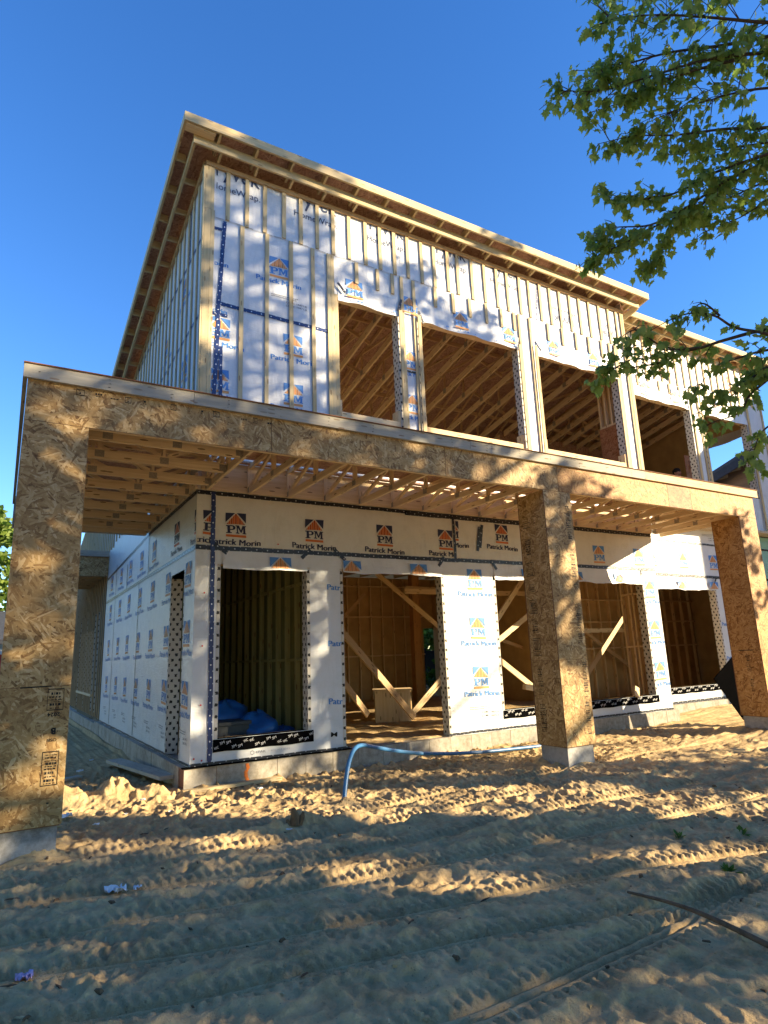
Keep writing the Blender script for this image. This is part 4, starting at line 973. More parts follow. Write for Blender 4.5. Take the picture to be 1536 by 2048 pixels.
# crate
cr=empty('wooden_crate',(6.98,5.05,.33),R(-28)); tag(cr,'plank crate with a loose lid standing inside the wide doorway','crate')
def cpart(name,fn):
    mb=MB(); fn(mb); o=mb.build(name); o.parent=cr; return o
def sides(mb):
    for s in (0,1):
        for k in range(3): mb.box(-.36+.242*k,-.125+.242*k,-.24+s*.46,-.22+s*.46,0,.60,MT['lum'],2)
        for k in range(2): mb.box(-.36+s*.70,-.34+s*.70,-.215+.215*k,-.005+.215*k,0,.60,MT['lum'],2)
cpart('side_boards',sides); cpart('lid',lambda mb:[mb.box(-.40,.40,-.28,.02,.605,.63,MT['lum'],0),mb.box(-.40,.40,.03,.28,.605,.628,MT['lum'],0)])
cpart('batten',lambda mb:[mb.box(.362,.38,-.2,-.1,.02,.58,MT['lum'],2),mb.box(.362,.38,.1,.2,.02,.58,MT['lum'],2)])
# tarp bundle and bin behind the corner window
def blob(mb,c,r,m,seed,n=20,k=14,amp=.18,flat=0):
    c=Vector(c); rs=np.random.RandomState(seed); ph=rs.uniform(0,6,8); rings=[]
    i0=len(mb.v)
    for j in range(k+1):
        th=PI*j/k
        for i in range(n):
            a=2*PI*i/n; d=1+amp*(math.sin(3*a+ph[0]+2*th)+.6*math.sin(5*a+ph[1]-3*th)+.5*math.sin(7*th+ph[2]+a)+.35*math.sin(11*a+ph[3]+5*th))*.5
            p=c+Vector((r[0]*math.sin(th)*math.cos(a),r[1]*math.sin(th)*math.sin(a),r[2]*math.cos(th)))*d
            mb.v.append(tuple(p))
    for j in range(k):
        for i in range(n):
            i2=(i+1)%n; A_=i0+j*n; B_=i0+(j+1)*n
            mb.f.append((A_+i,B_+i,B_+i2,A_+i2)); mb.m.append(mb.mi(m)); mb.sm.append(True); mb.uv+=[(i/n,j/k)]*4
mb=MB(); blob(mb,(3.40,3.1,.55),(.36,.42,.30),MT['tarp'],3,28,18,.22); blob(mb,(3.72,2.9,.44),(.26,.32,.20),MT['tarp'],4,24,16,.25); blob(mb,(3.1,3.7,.72),(.34,.3,.30),MT['tarp'],5,24,16,.2); finish(mb,'tarp_bundle','crumpled blue tarp heaped inside the corner window','tarp')
bn=empty('storage_bin',(2.92,3.05,.32)); tag(bn,'grey plastic storage bin beside the blue tarp','bin')
mb=MB(); mb.box(-.26,.26,-.22,.22,0,.42,MT['bin'],0); o=mb.build('tub'); o.parent=bn
mb=MB(); mb.box(-.29,.29,-.25,.25,.425,.47,MT['bin'],0); o=mb.build('lid'); o.parent=bn
mb=MB(); mb.box(-.1,.1,-.24,-.222,.26,.30,MT['bin'],0); mb.box(-.13,.13,-.235,-.222,.10,.14,MT['bin'],0); o=mb.build('handle'); o.parent=bn
# black leaning board behind the right column
mb=MB(); P=[(12.17,.86,1.36),(11.66,.98,.97),(12.12,.80,.20),(12.75,.62,.30)]; T=[(p[0]+.02,p[1]+.03,p[2]) for p in P]
mb.poly(P[::-1],MT['blackboard']); mb.poly(T,MT['blackboard'])
for i in range(4): j=(i+1)%4; mb.poly([P[i],P[j],T[j],T[i]],MT['blackboard'])
finish(mb,'leaning_board','matt black board leaning behind the right porch column','board')
# offcuts
mb=MB(); mb.beam((10.75,2.06,.665),(10.84,2.10,.84),.13,.04,MT['lum'],(0,1,0)); finish(mb,'timber_offcut','small offcut propped upright on the wide window sill','offcut')
mb=MB(); mb.beam((8.35,2.60,.98),(9.6,2.55,.74),.10,.10,MT['lum'],(0,0,1)); mb.beam((9.5,2.6,.36),(9.5,2.6,.74),.07,.07,MT['lum']); finish(mb,'timber_offcut','pale beam end sticking out behind the middle column','offcut')
mb=MB(); mb.beam((7.23,.30,-.02),(7.24,.32,.20),.06,.09,MT['lum'],(1,0,0)); finish(mb,'timber_offcut','little wood block beside the middle column base','offcut')
# stump, stick, litter, weeds
mb=MB(); z0=gz(2.56,-.33)-.03
mb.tube([(2.56,-.33,z0),(2.565,-.33,z0+.08),(2.55,-.325,z0+.15)],[.055,.045,.02],MT['stump'],9); mb.tube([(2.60,-.35,z0),(2.63,-.35,z0+.07),(2.64,-.36,z0+.11)],[.03,.026,.01],MT['stump'],7); mb.tube([(2.5,-.33,z0),(2.49,-.32,z0+.06)],[.03,.012],MT['stump'],7)
finish(mb,'wood_stump','broken brown stump sticking out of the sand mound','stump')
mb=MB(); a_=Vector((3.55,-3.40,gz(3.55,-3.40)+.035)); b_=Vector((3.47,-4.62,gz(3.47,-4.62)+.03)); m_=(a_+b_)/2+Vector((.07,0,.012)); pts=smooth([a_,a_.lerp(m_,.5)+Vector((.03,0,.006)),m_,b_],5)
mb.tube([tuple(p) for p in pts],[.008+.010*k/(len(pts)-1) for k in range(len(pts))],MT['stick'],7); finish(mb,'fallen_branch','long bare stick lying across the tyre tracks','stick')
def scrap(x,y,s,m,name,label,cat,seed,grp=None,n=7):
    rs=random.Random(seed); mb=MB(); z=gz(x,y)
    for k in range(3):
        ox,oy=rs.uniform(-.4,.4)*s,rs.uniform(-.4,.4)*s; N=5; h=[[rs.uniform(0.1,.55)*s for _ in range(N+1)] for _ in range(N+1)]
        for i in range(N):
            for j in range(N):
                q=[(i,j),(i+1,j),(i+1,j+1),(i,j+1)]; mb.poly([(x+ox+(a/N-.5)*s*(1.2-.4*k),y+oy+(b/N-.5)*s*.8,z+.01+h[a][b]) for a,b in q],m)
    return finish(mb,name,label,cat,None,grp)
scrap(.86,-1.12,.10,MT['paper'],'crumpled_wrapper','crumpled white wrapper lying on the shaded sand','litter',1)
scrap(.97,-1.16,.045,MT['paper'],'crumpled_wrapper','small white scrap right beside the crumpled wrapper','litter',2)
scrap(.25,-2.2,.07,MT['pinkpaper'],'crumpled_paper','lilac paper scrap in the near left sand','litter',3)
scrap(.72,1.5,.10,MT['paper'],'paper_scrap','white scrap lying before the lit sand heap','litter',4)
for k,(x,y,s) in enumerate(((1.7,1.05,.035),(1.95,1.1,.03),(2.9,1.55,.05),(.95,.9,.04),(1.3,1.3,.03),(2.45,-.45,.03),(1.55,1.75,.05),(1.2,4.9,.07),(.9,5.6,.06),(1.5,6.2,.06))): scrap(x,y,s,MT['paper'],'paper_scrap','tiny white scrap scattered on the sand near the left column','litter',10+k,'tiny white scraps on the sand')
def weed(x,y,s,n,label,seed):
    rs=random.Random(seed); mb=MB(); z=gz(x,y)
    for k in range(n):
        a=rs.uniform(0,2*PI); el=rs.uniform(.15,1.0); L=s*rs.uniform(.5,1); d=Vector((math.cos(a)*math.cos(el),math.sin(a)*math.cos(el),math.sin(el))); sd=d.cross(Vector((0,0,1))).normalized()*L*.16
        b=Vector((x+rs.uniform(-.3,.3)*s,y+rs.uniform(-.3,.3)*s,z)); mb.poly([b,b+d*L*.5+sd,b+d*L-Vector((0,0,L*.15)),b+d*L*.5-sd],MT['weed'])
    finish(mb,'weed',label,'weed')
weed(4.55,-3.45,.10,30,'low green weed growing in the shaded tyre-tracked sand',1); weed(5.0,-2.75,.09,18,'small bright green weed near the right edge',2); weed(5.5,-3.0,.10,16,'loose green leaves on the sand by the right edge',3)
# crumbs of wood, bark and hard sand trodden into the ground
mb=MB(); rs=random.Random(77)
for k in range(520):
    x=rs.uniform(-.3,8.5); y=rs.uniform(-4.6,1.9); u=rs.random()
    if x/1.93-6.47>y+.3: continue
    z=gz(x,y); a=rs.uniform(0,PI); L=rs.uniform(.008,.03)*(1 if u<.75 else 2.0); w=L*rs.uniform(.25,.7) if u<.75 else .006
    c,sn=math.cos(a),math.sin(a); m=MT['stump'] if u<.35 else (MT['sand'] if u<.75 else (MT['lumold'] if u<.9 else MT['stick'])); h=w*.8
    B=[(x+c*p*L-sn*q*w,y+sn*p*L+c*q*w,z-.004) for p,q in ((-1,-.6),(.9,-1),(1,.7),(-.7,1))]; T=[(x+(b[0]-x)*.6,y+(b[1]-y)*.6,z+h) for b in B]
    mb.poly(T,m)
    for i in range(4): j=(i+1)%4; mb.poly([B[i],B[j],T[j],T[i]],m)
o=mb.build('ground_debris'); tag(o,'tiny wood chips and crumbs strewn over the trodden sand','debris',None,'stuff')
# ------------------------------------------------------------------ person upstairs
def skinmesh(name,verts,edges,rad,m,sub=1):
    me=bpy.data.meshes.new(name); me.from_pydata(verts,edges,[]); o=bpy.data.objects.new(name,me); COL.objects.link(o)
    md=o.modifiers.new('s','SKIN'); 
    for v,r in zip(me.skin_vertices[0].data,rad): v.radius=(r,r) if not isinstance(r,tuple) else r
    me.skin_vertices[0].data[0].use_root=True
    sb=o.modifiers.new('u','SUBSURF'); sb.levels=sub; sb.render_levels=sub
    dg=bpy.context.evaluated_depsgraph_get(); nm=bpy.data.meshes.new_from_object(o.evaluated_get(dg)); bpy.data.objects.remove(o)
    nm.materials.clear(); nm.materials.append(m)
    for p in nm.polygons: p.use_smooth=True
    r=bpy.data.objects.new(name,nm); COL.objects.link(r); return r
def person(loc,rz):
    root=empty('person',loc,rz); tag(root,'dark-haired person in dark clothes reaching up beside an upstairs opening','person')
    V=[(0,0,.95),(0,0,1.15),(0,0,1.35),(0,0,1.46),(0,.0,1.53),(0,-.01,1.60),(0,-.02,1.68),(0,-.01,1.75),
       (.19,0,1.42),(.30,-.06,1.60),(.36,-.16,1.85),(-.19,0,1.42),(-.24,0,1.16),(-.22,-.1,.92),
       (.09,0,.88),(.10,-.01,.48),(.10,.01,.07),(.10,-.14,.04),(-.09,0,.88),(-.10,-.01,.48),(-.10,.01,.07),(-.10,-.14,.04)]
    Ed=[(0,1),(1,2),(2,3),(3,4),(4,5),(5,6),(6,7),(3,8),(8,9),(9,10),(3,11),(11,12),(12,13),(0,14),(14,15),(15,16),(16,17),(0,18),(18,19),(19,20),(20,21)]
    Rr=[(.16,.11),(.14,.1),(.17,.11),(.09,.08),.055,.075,(.085,.1),.055,.06,.045,.032,.06,.045,.032,.08,.055,.04,.035,.08,.055,.04,.035]
    # hands: five fingers each, rooted in the palm
    for base,dirv,sx in ((10,Vector((.05,-.1,.2)).normalized(),1),(13,Vector((.02,-.12,-.2)).normalized(),-1)):
        b=Vector(V[base]); V.append(tuple(b+dirv*.07)); pi=len(V)-1; Ed.append((base,pi)); Rr.append((.035,.018))
        s=dirv.cross(Vector((0,1,0))).normalized()
        for k,l in enumerate((.07,.08,.085,.075)):
            q=b+dirv*.09+s*(.024*(k-1.5)); V.append(tuple(q+dirv*l*.45)); Ed.append((pi,len(V)-1)); Rr.append(.009); V.append(tuple(q+dirv*l*.8+Vector((0,-.02,0)))); Ed.append((len(V)-2,len(V)-1)); Rr.append(.007)
        V.append(tuple(b+dirv*.06+s*(-.05)*sx)); Ed.append((pi,len(V)-1)); Rr.append(.01)
    body=skinmesh('body',V,Ed,Rr,MT['skin'],2); body.parent=root
    sh=skinmesh('shirt',[(0,0,.90),(0,0,1.15),(0,0,1.36),(0,0,1.45),(.19,0,1.425),(.27,-.04,1.54),(-.19,0,1.42),(-.23,0,1.22)],[(0,1),(1,2),(2,3),(3,4),(4,5),(3,6),(6,7)],[(.18,.13),(.165,.12),(.19,.13),(.085,.085),.078,.064,.078,.066],MT['shirt'],2); sh.parent=root
    tr=skinmesh('trousers',[(0,0,.97),(.09,0,.86),(.10,-.01,.48),(.10,.01,.10),(-.09,0,.86),(-.10,-.01,.48),(-.10,.01,.10)],[(0,1),(1,2),(2,3),(0,4),(4,5),(5,6)],[(.18,.13),.1,.072,.06,.1,.072,.06],MT['trouser'],2); tr.parent=root
    mb=MB(); blob(mb,(0,.025,1.735),(.098,.115,.095),MT['hair'],2,16,10,.08); h=mb.build('hair'); h.parent=root
    mb=MB()
    for s in (1,-1):
        blob(mb,(.033*s,-.118,1.685),(.012,.006,.008),MT['hair'],6,8,6,0); blob(mb,(.092*s,-.01,1.67),(.012,.022,.032),MT['skin'],7,8,6,0)
    blob(mb,(0,-.125,1.655),(.014,.018,.026),MT['skin'],8,8,6,0); blob(mb,(0,-.112,1.62),(.026,.006,.006),MT['red'],9,8,6,0); fc=mb.build('face'); fc.parent=root
    return root
person((15.20,3.42,4.42),R(-15))
mb=MB(); mb.beam((15.47,3.26,4.43),(15.42,3.22,6.56),.28,.02,MT['osbred'],(0,1,0)); finish(mb,'sheathing_panel','reddish panel standing beside the person upstairs','panel')  # tall sheathing panel standing on the upper floor
# ------------------------------------------------------------------ neighbours
nb=empty('neighbour_house',(24,0,0)); tag(nb,'dark-roofed brown neighbouring house seen through the upper corner opening','house')
mb=MB(); YR=-1.0; ZR=10.75; Y0,Y1=-5.25,13.0; ze0=ZR-.33*(YR-Y0); ze1=ZR-.33*(Y1-YR)
for k in range(60):
    z0=.18*k; z1=z0+.178
    ya=Y0 if z1<ze0 else YR-(ZR-z1)/.33; yb=Y1 if z1<ze1 else YR+(ZR-z1)/.33
    if z1>ZR-.1: break
    mb.box(24.0,24.03+.0,ya,yb,z0,z1,MT['siding'],1)
mb.box(24.02,33,Y0,Y0+.2,0,ze0,MT['siding'],0); mb.box(24.02,33,Y1-.2,Y1,0,ze1,MT['siding'],0)
o=mb.build('wall'); o.parent=nb; o.location=(-24,0,0)
mb=MB()
for ya,yb in ((Y0-.5,YR),(Y1+.5,YR)):
    za=ZR-.33*abs(YR-ya); d=.12
    P=[(23.4,ya,za),(33.5,ya,za),(33.5,yb,ZR),(23.4,yb,ZR)]; T=[(a,b,c+.16) for a,b,c in P]
    mb.poly(P,MT['roofdark']); mb.poly(T,MT['roofdark'])
    for i in range(4): j=(i+1)%4; mb.poly([P[i],P[j],T[j],T[i]],MT['roofdark'])
    mb.beam((23.42,ya,za-.12),(23.42,yb,ZR-.12),.05,.3,MT['fence'])
o=mb.build('roof'); o.parent=nb; o.location=(-24,0,0)
mb=MB(); mb.box(23.95,23.998,2,3.2,5,6.4,MT['fence'],2); o=mb.build('window'); o.parent=nb; o.location=(-24,0,0)
sh=empty('red_shed',(-.6,25,0)); tag(sh,'red shed with a grey roof behind the left porch column','shed')
mb=MB(); mb.box(-4,.55,25.2,29,0,2.25,MT['red'],2); mb.box(-4,.55,25.19,29,2.26,2.7,MT['paper'],0); o=mb.build('wall'); o.parent=sh; o.location=(.6,-25,0)
mb=MB(); P=[(-4.4,24.8,2.85),(.9,24.8,2.85),(.9,27.2,4.2),(-4.4,27.2,4.2)]; mb.poly(P,MT['roofdark']); mb.poly([(a,54.4-b,c) for a,b,c in P][::-1],MT['roofdark']); mb.box(-4.4,.9,24.76,24.8,2.65,2.85,MT['fence'],0); o=mb.build('roof'); o.parent=sh; o.location=(.6,-25,0)
fn_=empty('board_fence',(14,17,0)); tag(fn_,'dark board fence glimpsed through the back doorway','fence')
mb=MB()
for k in range(26): mb.box(10+k*.4,10.39+k*.4,17,17.03,0,1.75,MT['fence'],2)
o=mb.build('boards'); o.parent=fn_; o.location=(-14,-17,0)
for k in range(6):
    mb=MB(); mb.box(10+k*2,10.1+k*2,17.04,17.14,0,1.85,MT['fence'],2); o=mb.build('post'); o.parent=fn_; o.location=(-14,-17,0)
# ------------------------------------------------------------------ trees
LEAF=[(0,0),(.06,.10),(.36,.02),(.28,.18),(.50,.40),(.30,.44),(.34,.56),(.16,.60),(.0,1.0),(-.16,.60),(-.34,.56),(-.30,.44),(-.50,.40),(-.28,.18),(-.36,.02),(-.06,.10)]
class Leaves:
    def __init__(s): s.V=[]; s.F=[]; s.n=0
    def add(s,p,d,nrm,size,simple=False):
        d=np.array(d); d=d/np.linalg.norm(d); nrm=np.array(nrm); nrm=nrm-d*nrm.dot(d); nrm/=np.linalg.norm(nrm)+1e-9; sd=np.cross(d,nrm)
        pts=LEAF if not simple else [(0,0),(.38,.22),(.3,.62),(0,1),(-.3,.62),(-.38,.22)]
        c=np.array(pts)*size
        v=np.array(p)+c[:,:1]*sd+c[:,1:]*d-np.abs(c[:,:1])*nrm*.25-(c[:,1:]**2/size)*nrm*.15
        i=s.n; k=len(pts)
        s.V.append(v); s.n+=k
        if simple: s.F.append(tuple(range(i,i+k)))
        else: s.F.append(tuple(range(i,i+9))); s.F.append((i,)+tuple(range(i+8,i+16)))
    def build(s,name,m,parent):
        me=bpy.data.meshes.new(name); me.from_pydata(np.concatenate(s.V).tolist(),[],s.F); me.materials.append(m); me.update()
        o=bpy.data.objects.new(name,me); COL.objects.link(o); o.parent=parent; return o
rnd=random.Random(5)
def rv():
    while True:
        v=Vector((rnd.uniform(-1,1),rnd.uniform(-1,1),rnd.uniform(-1,1)))
        if .05<v.length<1: return v.normalized()
# camera numbers (also used to keep the crown's overhang where the photo shows it)
CAM=Vector((-.0131,-6.4703,1.65)); FW=Vector((.50465,.83473,.22035)); RT=Vector((.85946,-.50986,-.03693)); UP=Vector((-.08152,-.20802,.97472)); FPX=1261.63
def ray(u,v,t):
    d=(FW+RT*((u-768)/FPX)-UP*((v-1024)/FPX)); d.normalize(); return CAM+d*t
def pix(p):
    d=Vector(p)-CAM; z=d.dot(FW)
    return (768+FPX*d.dot(RT)/z,1024-FPX*d.dot(UP)/z) if z>.2 else (9e9,9e9)
maple=empty('maple_tree',(8.6,-5.4,0)); tag(maple,'green maple tree whose leafy branches hang into the upper right','tree')
ML=(-8.6,5.4,0)
lv=Leaves(); bb=MB()
SPR=[ # branch paths: image position + distance, leaf spread, leaves per metre
 ([(1620,40,7.0),(1536,45,6.9),(1420,35,6.8),(1300,30,6.6),(1215,45,6.5)],.34,120),
 ([(1620,-20,7.2),(1480,-30,7.1),(1330,-40,7.0),(1230,-20,6.9)],.34,110),
 ([(1620,100,6.9),(1536,105,6.8),(1420,118,6.7),(1300,153,6.5),(1210,180,6.4),(1125,182,6.3)],.24,105),
 ([(1600,60,7.3),(1450,90,7.0),(1340,105,6.8),(1250,130,6.7),(1205,150,6.6)],.32,125),
 ([(1470,120,6.7),(1360,150,6.6),(1270,195,6.5),(1180,225,6.4)],.20,80),
 ([(1620,170,6.9),(1500,180,6.8),(1420,200,6.7),(1340,225,6.6)],.36,120),
 ([(1640,240,6.8),(1536,255,6.7),(1450,258,6.6),(1350,270,6.5),(1270,272,6.4),(1195,288,6.3)],.17,95),
 ([(1640,270,7.0),(1536,285,6.9),(1430,300,6.8),(1350,310,6.7)],.22,95),
 ([(1640,270,6.6),(1536,308,6.5),(1430,345,6.4),(1340,390,6.3),(1260,398,6.2),(1225,390,6.1)],.16,95),
 ([(1640,290,6.7),(1520,330,6.6),(1440,370,6.4),(1350,430,6.2),(1260,480,6.1),(1190,515,6.0)],.19,110),
 ([(1360,420,6.2),(1300,450,6.1),(1230,455,6.1),(1195,470,6.0)],.16,100),
 ([(1420,395,6.4),(1350,460,6.3),(1315,510,6.2),(1300,540,6.2)],.13,110),
 ([(1640,350,6.7),(1560,385,6.6),(1480,435,6.5),(1405,465,6.4)],.17,105),
 ([(1640,330,7.0),(1540,360,6.9),(1450,400,6.7),(1380,430,6.5)],.18,100),
 # lower boughs
 ([(1640,700,5.7),(1536,668,5.6),(1470,655,5.6),(1430,632,5.5),(1385,626,5.5),(1340,640,5.4),(1290,668,5.4)],.05,45),
 ([(1440,632,5.5),(1410,608,5.5),(1390,615,5.45),(1365,650,5.4)],.12,110),
 ([(1640,640,5.8),(1536,657,5.7),(1450,680,5.6),(1380,700,5.5),(1320,690,5.4),(1270,660,5.4),(1225,690,5.3)],.14,130),
 ([(1400,695,5.5),(1330,700,5.4),(1270,690,5.3)],.15,120),
 ([(1380,700,5.5),(1320,725,5.4),(1260,735,5.3),(1200,735,5.3)],.10,130),
 ([(1640,690,5.8),(1536,700,5.7),(1480,715,5.6),(1430,735,5.5),(1400,770,5.5)],.17,140),
 ([(1640,720,5.9),(1536,735,5.8),(1490,770,5.7),(1450,800,5.6),(1385,830,5.5)],.16,120),
 ([(1560,740,5.8),(1500,790,5.7),(1480,825,5.6),(1425,845,5.6),(1405,858,5.6)],.10,120),
 ([(1620,800,5.8),(1540,850,5.7),(1515,880,5.6),(1505,925,5.6)],.13,130),
 ([(1260,720,5.3),(1215,745,5.3),(1190,765,5.3)],.06,150),
 ([(1640,650,5.9),(1560,690,5.8),(1520,740,5.8)],.2,130)]
tip=[]
for path,spread,dens in SPR:
    P=smooth([ray(*p) for p in path],6); n=len(P); L=sum((P[i+1]-P[i]).length for i in range(n-1))
    r0=.006+.0075*min(1.6,L)
    bb.tube([tuple(p) for p in P],[max(.003,r0*(1-.9*i/(n-1))) for i in range(n)],MT['bark'],6); tip.append((P[0],r0))
    low=path[0][1]>560
    N=int(L*dens*(1.0 if low else 2.7)*(.75 if spread>.1 else .8))
    # short side twigs with leaf fans
    tw=max(3,int(N/7))
    for k in range(tw):
        i=min(n-2,int(n*rnd.random()**.8)); p=P[i].lerp(P[i+1],rnd.random()); ax=(P[i+1]-P[i]).normalized()
        d=(rv()+ax*.8+Vector((0,0,-.25))).normalized(); ln=spread*rnd.uniform(.4,1.15); e=p+d*ln
        if ln>.08: bb.tube([tuple(p),tuple(p.lerp(e,.5)+Vector((0,0,.02))),tuple(e)],[.004,.003,.002],MT['bark'],4,False)
        for j in range(7):
            q=p.lerp(e,rnd.uniform(.35,1.05))+rv()*.045
            dr=(Vector((0,0,-.75))+d*.5+rv()*.65).normalized(); nr=(rv()*.8+Vector((0,-.3,.5))).normalized()
            lv.add(q,dr,nr,rnd.uniform(.045,.098))
o=lv.build('foliage',MT['leaf'],maple); o.location=ML
# trunk and main limbs, out of the frame to the right
def toward(p): 
    return [(8.6,-5.4,min(6.5,max(2.6,p.z*.62))),tuple(Vector((8.6,-5.4,p.z*.8)).lerp(p,.55)+Vector((0,0,.15))),tuple(p)]
for p,r in tip: 
    if pix(p)[0]>1535: bb.tube([tuple(q) for q in smooth(toward(p),4)],[.06-.045*i/8 for i in range(9)],MT['bark'],6,False)
o=bb.build('branch',maple); o.location=ML
mb=MB(); mb.tube([(8.6,-5.4,-.2),(8.6,-5.4,.3),(8.58,-5.4,1.5),(8.62,-5.38,3.5),(8.7,-5.3,6),(8.8,-5.2,9)],[.36,.27,.23,.2,.14,.05],MT['bark'],12); o=mb.build('trunk',maple); o.location=ML
# the rest of the crown: leaf clumps, thinner where the photo's sunlight comes through
SUN=Vector((.7365,-.608,.298)).normalized(); hx=Vector((SUN.x,SUN.y)).normalized(); TE=SUN.z/math.hypot(SUN.x,SUN.y)
def pqh(p): return (p[0]*-hx.y+p[1]*hx.x, p[0]*hx.x+p[1]*hx.y, p[2]-TE*(p[0]*hx.x+p[1]*hx.y))
def shade_density(p,h):
    """how closed the canopy is along the sun ray with cross position p and height h"""
    if 6.5<p<7.7 and -.5<h<1.3: return .9
    if p>6.7 or h>9.9: return 0
    if h>8.6: return .42
    if h<-.25 and not (p>4.9 and h>-1.5): d=.91 if p<.5 else (.68 if p<1.3 else (.44 if p<2.6 else (.36 if p<4.6 else (.30 if p<5.9 else .15))))   # rays that reach the sand
    elif h<2.2: d=.95 if p<1.0 else .88 if p<1.6 else (.70 if p<2.6 else (.52 if p<3.6 else (.60 if p<5.15 else 0)))
    elif h<4.5: d=.93 if p<.9 else .86 if p<3.2 else (.80 if p<4.7 else (.30 if p<5.4 else .08))
    else: d=.64 if p<4.4 else (.58 if p<5.6 else .50)
    return d
def canopy(trees):
    """leaf clumps of the shade trees; each clump belongs to the tree it hangs nearest"""
    Ls=[Leaves() for _ in trees]; st=.23
    ps=np.arange(-3.4,7.8,st); hs=np.arange(-3.0,10.0,st); PP,HH=np.meshgrid(ps,hs)
    N_=vnoise(PP+.3*vnoise(PP,HH,.9,41),HH+.3*vnoise(PP,HH,.9,42),.9,43)*.85+vnoise(PP,HH,.40,44)*.30+vnoise(PP,HH,1.9,45)*.35
    rk=np.argsort(np.argsort(N_.ravel())).reshape(N_.shape)/N_.size
    for i in range(len(hs)):
        for j in range(len(ps)):
            p,h=ps[j],hs[i]; d=shade_density(p,h)
            if rk[i,j]>=d: continue
            q=rnd.uniform(14.5,25); x=hx.x*q-hx.y*p; y=hx.y*q+hx.x*p; z=h+TE*q
            if z<2.2: continue
            k=min(range(len(trees)),key=lambda t:(trees[t][0]-x)**2+(trees[t][1]-y)**2)
            for _ in range(19 if (h<-.1 and p<.8) else 13):
                qq=q+rnd.gauss(0,.25); pp=p+rnd.uniform(-.7,.7)*st; h2=h+rnd.uniform(-.7,.7)*st
                Ls[k].add((hx.x*qq-hx.y*pp,hx.y*qq+hx.x*pp,h2+TE*qq),(rv()+Vector((0,0,-.5))),rv()+Vector((0,0,.3)),.20*rnd.uniform(.7,1.25),True)
    return Ls
def shade_tree(x,y,zt,label,L):
    t=empty('shade_tree',(x,y,0)); tag(t,label,'tree')
    mb=MB(); mb.tube([(0,0,-.2),(0,0,1),(.1,0,4),(.2,.1,zt-1.5)],[.34,.25,.2,.05],MT['bark'],10); o=mb.build('trunk',t)
    for k in range(8):
        a=k*.9; zz=3.4+.7*k; rad=4.2; mb=MB(); mb.tube([(0.08,0,zz),(rad*.35*math.cos(a),rad*.35*math.sin(a),zz+.8),(rad*.8*math.cos(a),rad*.8*math.sin(a),zz+1.9)],[.1,.06,.02],MT['bark'],6); mb.build('branch',t)
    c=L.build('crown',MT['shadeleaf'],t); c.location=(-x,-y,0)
TT=[(17.5,-12.5,17,'tall leafy tree behind the photographer towards the sun'),(12.8,-12.0,14,'broad leafy tree right behind the photographer'),(20.5,-15.5,16,'farthest leafy tree behind the photographer'),(16.5,-9.5,15,'slim leafy tree before the brown neighbouring house')]
for (x_,y_,z_,lb),L_ in zip(TT,canopy(TT)): shade_tree(x_,y_,z_,lb,L_)
def clump(L,c,r,n,size):
    for k in range(n):
        o=rv()*r*rnd.random()**.5; o.z*=.55
        L.add(c+o,(rv()+Vector((0,0,-.5))),rv()+Vector((0,0,.7)),size*rnd.uniform(.7,1.25),True)
def bush_tree(x,y,h,r,n,label,m,cat,size=.16,zlo=.25):
    t=empty('broadleaf_tree' if h>3 else 'shrub',(x,y,0)); tag(t,label,cat); L=Leaves()
    for k in range(n):
        z=h*rnd.uniform(zlo,1); s=math.sin(PI*min(.97,(z/h-zlo*.7)/(1-zlo*.7))); a=rnd.uniform(0,2*PI); rr=r*s*rnd.random()**.4
        clump(L,Vector((rr*math.cos(a),rr*math.sin(a),z)),.35,22,size)
    L.build('crown',m,t); mb=MB(); mb.tube([(0,0,-.1),(.05,0,h*.4),(0,.05,h*.8)],[.12 if h>3 else .04,.08 if h>3 else .03,.02],MT['bark'],8); mb.build('trunk',t)
bush_tree(-1.0,30,9.4,3.4,420,'sunlit green tree beyond the red shed','' or MT['brightleaf'],'tree',.28)
bush_tree(-5.5,36,9.5,3.2,160,'taller tree farther left behind the red shed',MT['brightleaf'],'tree',.3)
bush_tree(17.2,18.6,2.9,1.6,120,'bright green shrub over the dark fence behind the house',MT['brightleaf'],'shrub',.2,.3)
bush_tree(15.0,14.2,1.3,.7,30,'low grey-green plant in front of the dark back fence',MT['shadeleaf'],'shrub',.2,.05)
def skyblock_tree(x,y,h,r,n,label):  # unseen trees added to cut the sky light on sand and side wall
    t=empty('skyblock_tree',(x,y,0)); tag(t,label,'tree'); L=Leaves()
    for k in range(n):
        z=h*rnd.uniform(.16,1); q=(z/h-.16)/.84; s_=(1-q**2.2)**.5*(.55+.45*min(1,q*4)); a=rnd.uniform(0,2*PI); rr=r*s_*rnd.random()**.35
        c=Vector((rr*math.cos(a),rr*math.sin(a),z))
        for _ in range(16):
            o=rv()*.8*rnd.random()**.5; L.add(c+o,(rv()+Vector((0,0,-.5))),rv()+Vector((0,0,.6)),.42*rnd.uniform(.7,1.2),True)
    L.build('crown',MT['shadeleaf'],t); mb=MB(); mb.tube([(0,0,-.2),(.05,0,h*.4),(0,.05,h*.85)],[.35,.25,.04],MT['bark'],9); mb.build('trunk',t)
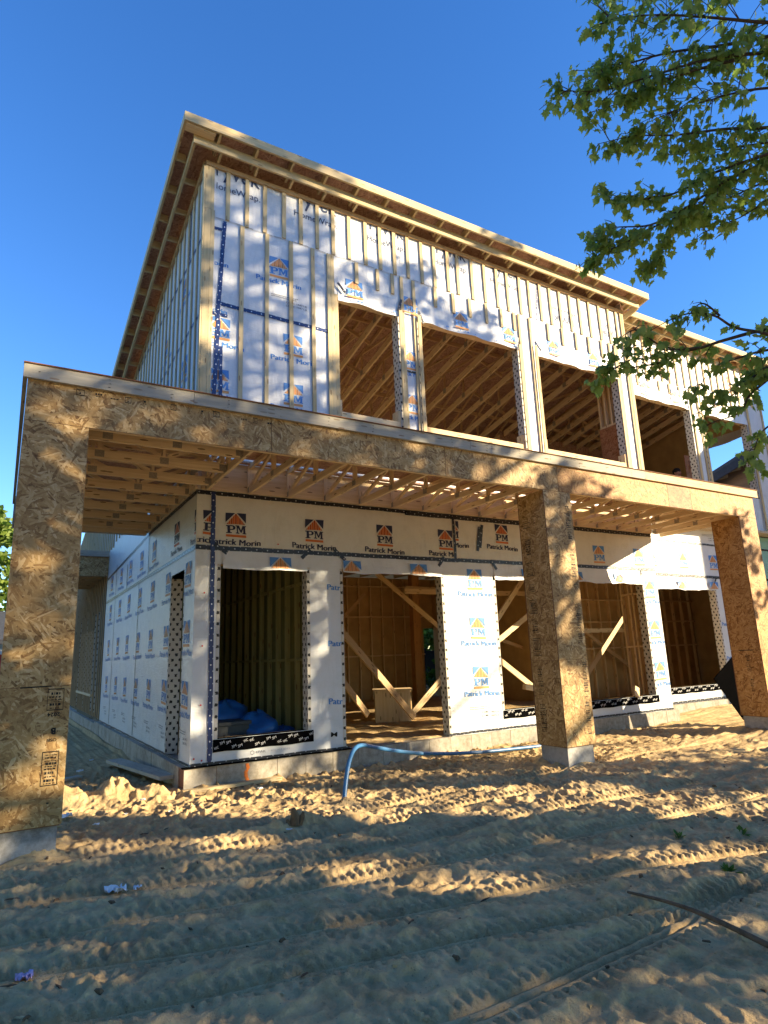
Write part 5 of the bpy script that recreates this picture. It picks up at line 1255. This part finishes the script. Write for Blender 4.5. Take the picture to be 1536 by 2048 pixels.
for i_,(x_,y_,h_,r_,lb) in enumerate(((-19,-9,12,5,'leftmost of the unseen trees added to block sky light'),(-11,-14.5,13,5.2,'second from left of the unseen trees added to block sky light'),(-2.5,-17,13,5.2,'third from left of the unseen trees added to block sky light'),(5.5,-19.5,14,5,'fourth from left of the unseen trees added to block sky light'),(-17,-19,14,5,'back tree behind the left half of the added sky-blocking row'),(-9.5,3.5,9.5,4.2,'unseen tree added to darken the left flank of the house'),(-10.5,13,10,4.5,'unseen tree added to darken the rear left flank of the house'))): skyblock_tree(x_,y_,h_,r_,430,lb)
# ------------------------------------------------------------------ light, sky, camera
w=bpy.data.worlds.new('World'); S.world=w; w.use_nodes=True; nt=w.node_tree; nt.nodes.clear()
sky=nt.nodes.new('ShaderNodeTexSky'); sky.sky_type='NISHITA'; sky.sun_disc=False; EL=math.asin(SUN.z); AZ=math.atan2(SUN.x,SUN.y)
sky.sun_elevation=EL; sky.sun_rotation=AZ; sky.air_density=1.0; sky.dust_density=.0; sky.ozone_density=3.0; sky.altitude=200
bg=nt.nodes.new('ShaderNodeBackground'); bg.inputs[1].default_value=.088; ow=nt.nodes.new('ShaderNodeOutputWorld'); hs_=nt.nodes.new('ShaderNodeHueSaturation'); hs_.inputs['Saturation'].default_value=1.24; hs_.inputs['Hue'].default_value=.511; hs_.inputs['Value'].default_value=1.32; nt.links.new(sky.outputs[0],hs_.inputs['Color']); nt.links.new(hs_.outputs[0],bg.inputs[0]); nt.links.new(bg.outputs[0],ow.inputs[0])
sl=bpy.data.lights.new('sun','SUN'); sl.energy=5.0; sl.angle=R(.55); sl.color=(1,.81,.53); so=bpy.data.objects.new('sun',sl); COL.objects.link(so); so.rotation_euler=SUN.to_track_quat('Z','Y').to_euler(); so.location=(20,-20,20)
cd=bpy.data.cameras.new('camera'); cd.sensor_fit='VERTICAL'; cd.sensor_height=36; cd.lens=FPX/2048*36; cd.clip_start=.05; cd.clip_end=3000
co=bpy.data.objects.new('camera',cd); COL.objects.link(co); M=Matrix.Identity(4)
for i in range(3): M[i][0]=RT[i]; M[i][1]=UP[i]; M[i][2]=-FW[i]; M[i][3]=CAM[i]
co.matrix_world=M; S.camera=co
S.view_settings.view_transform='Standard'; S.view_settings.look='None'; S.view_settings.exposure=1.62; S.view_settings.gamma=1
S.cycles.max_bounces=10; S.cycles.diffuse_bounces=7; S.cycles.transparent_max_bounces=8
try: S.cycles.use_denoising=True
except Exception: pass
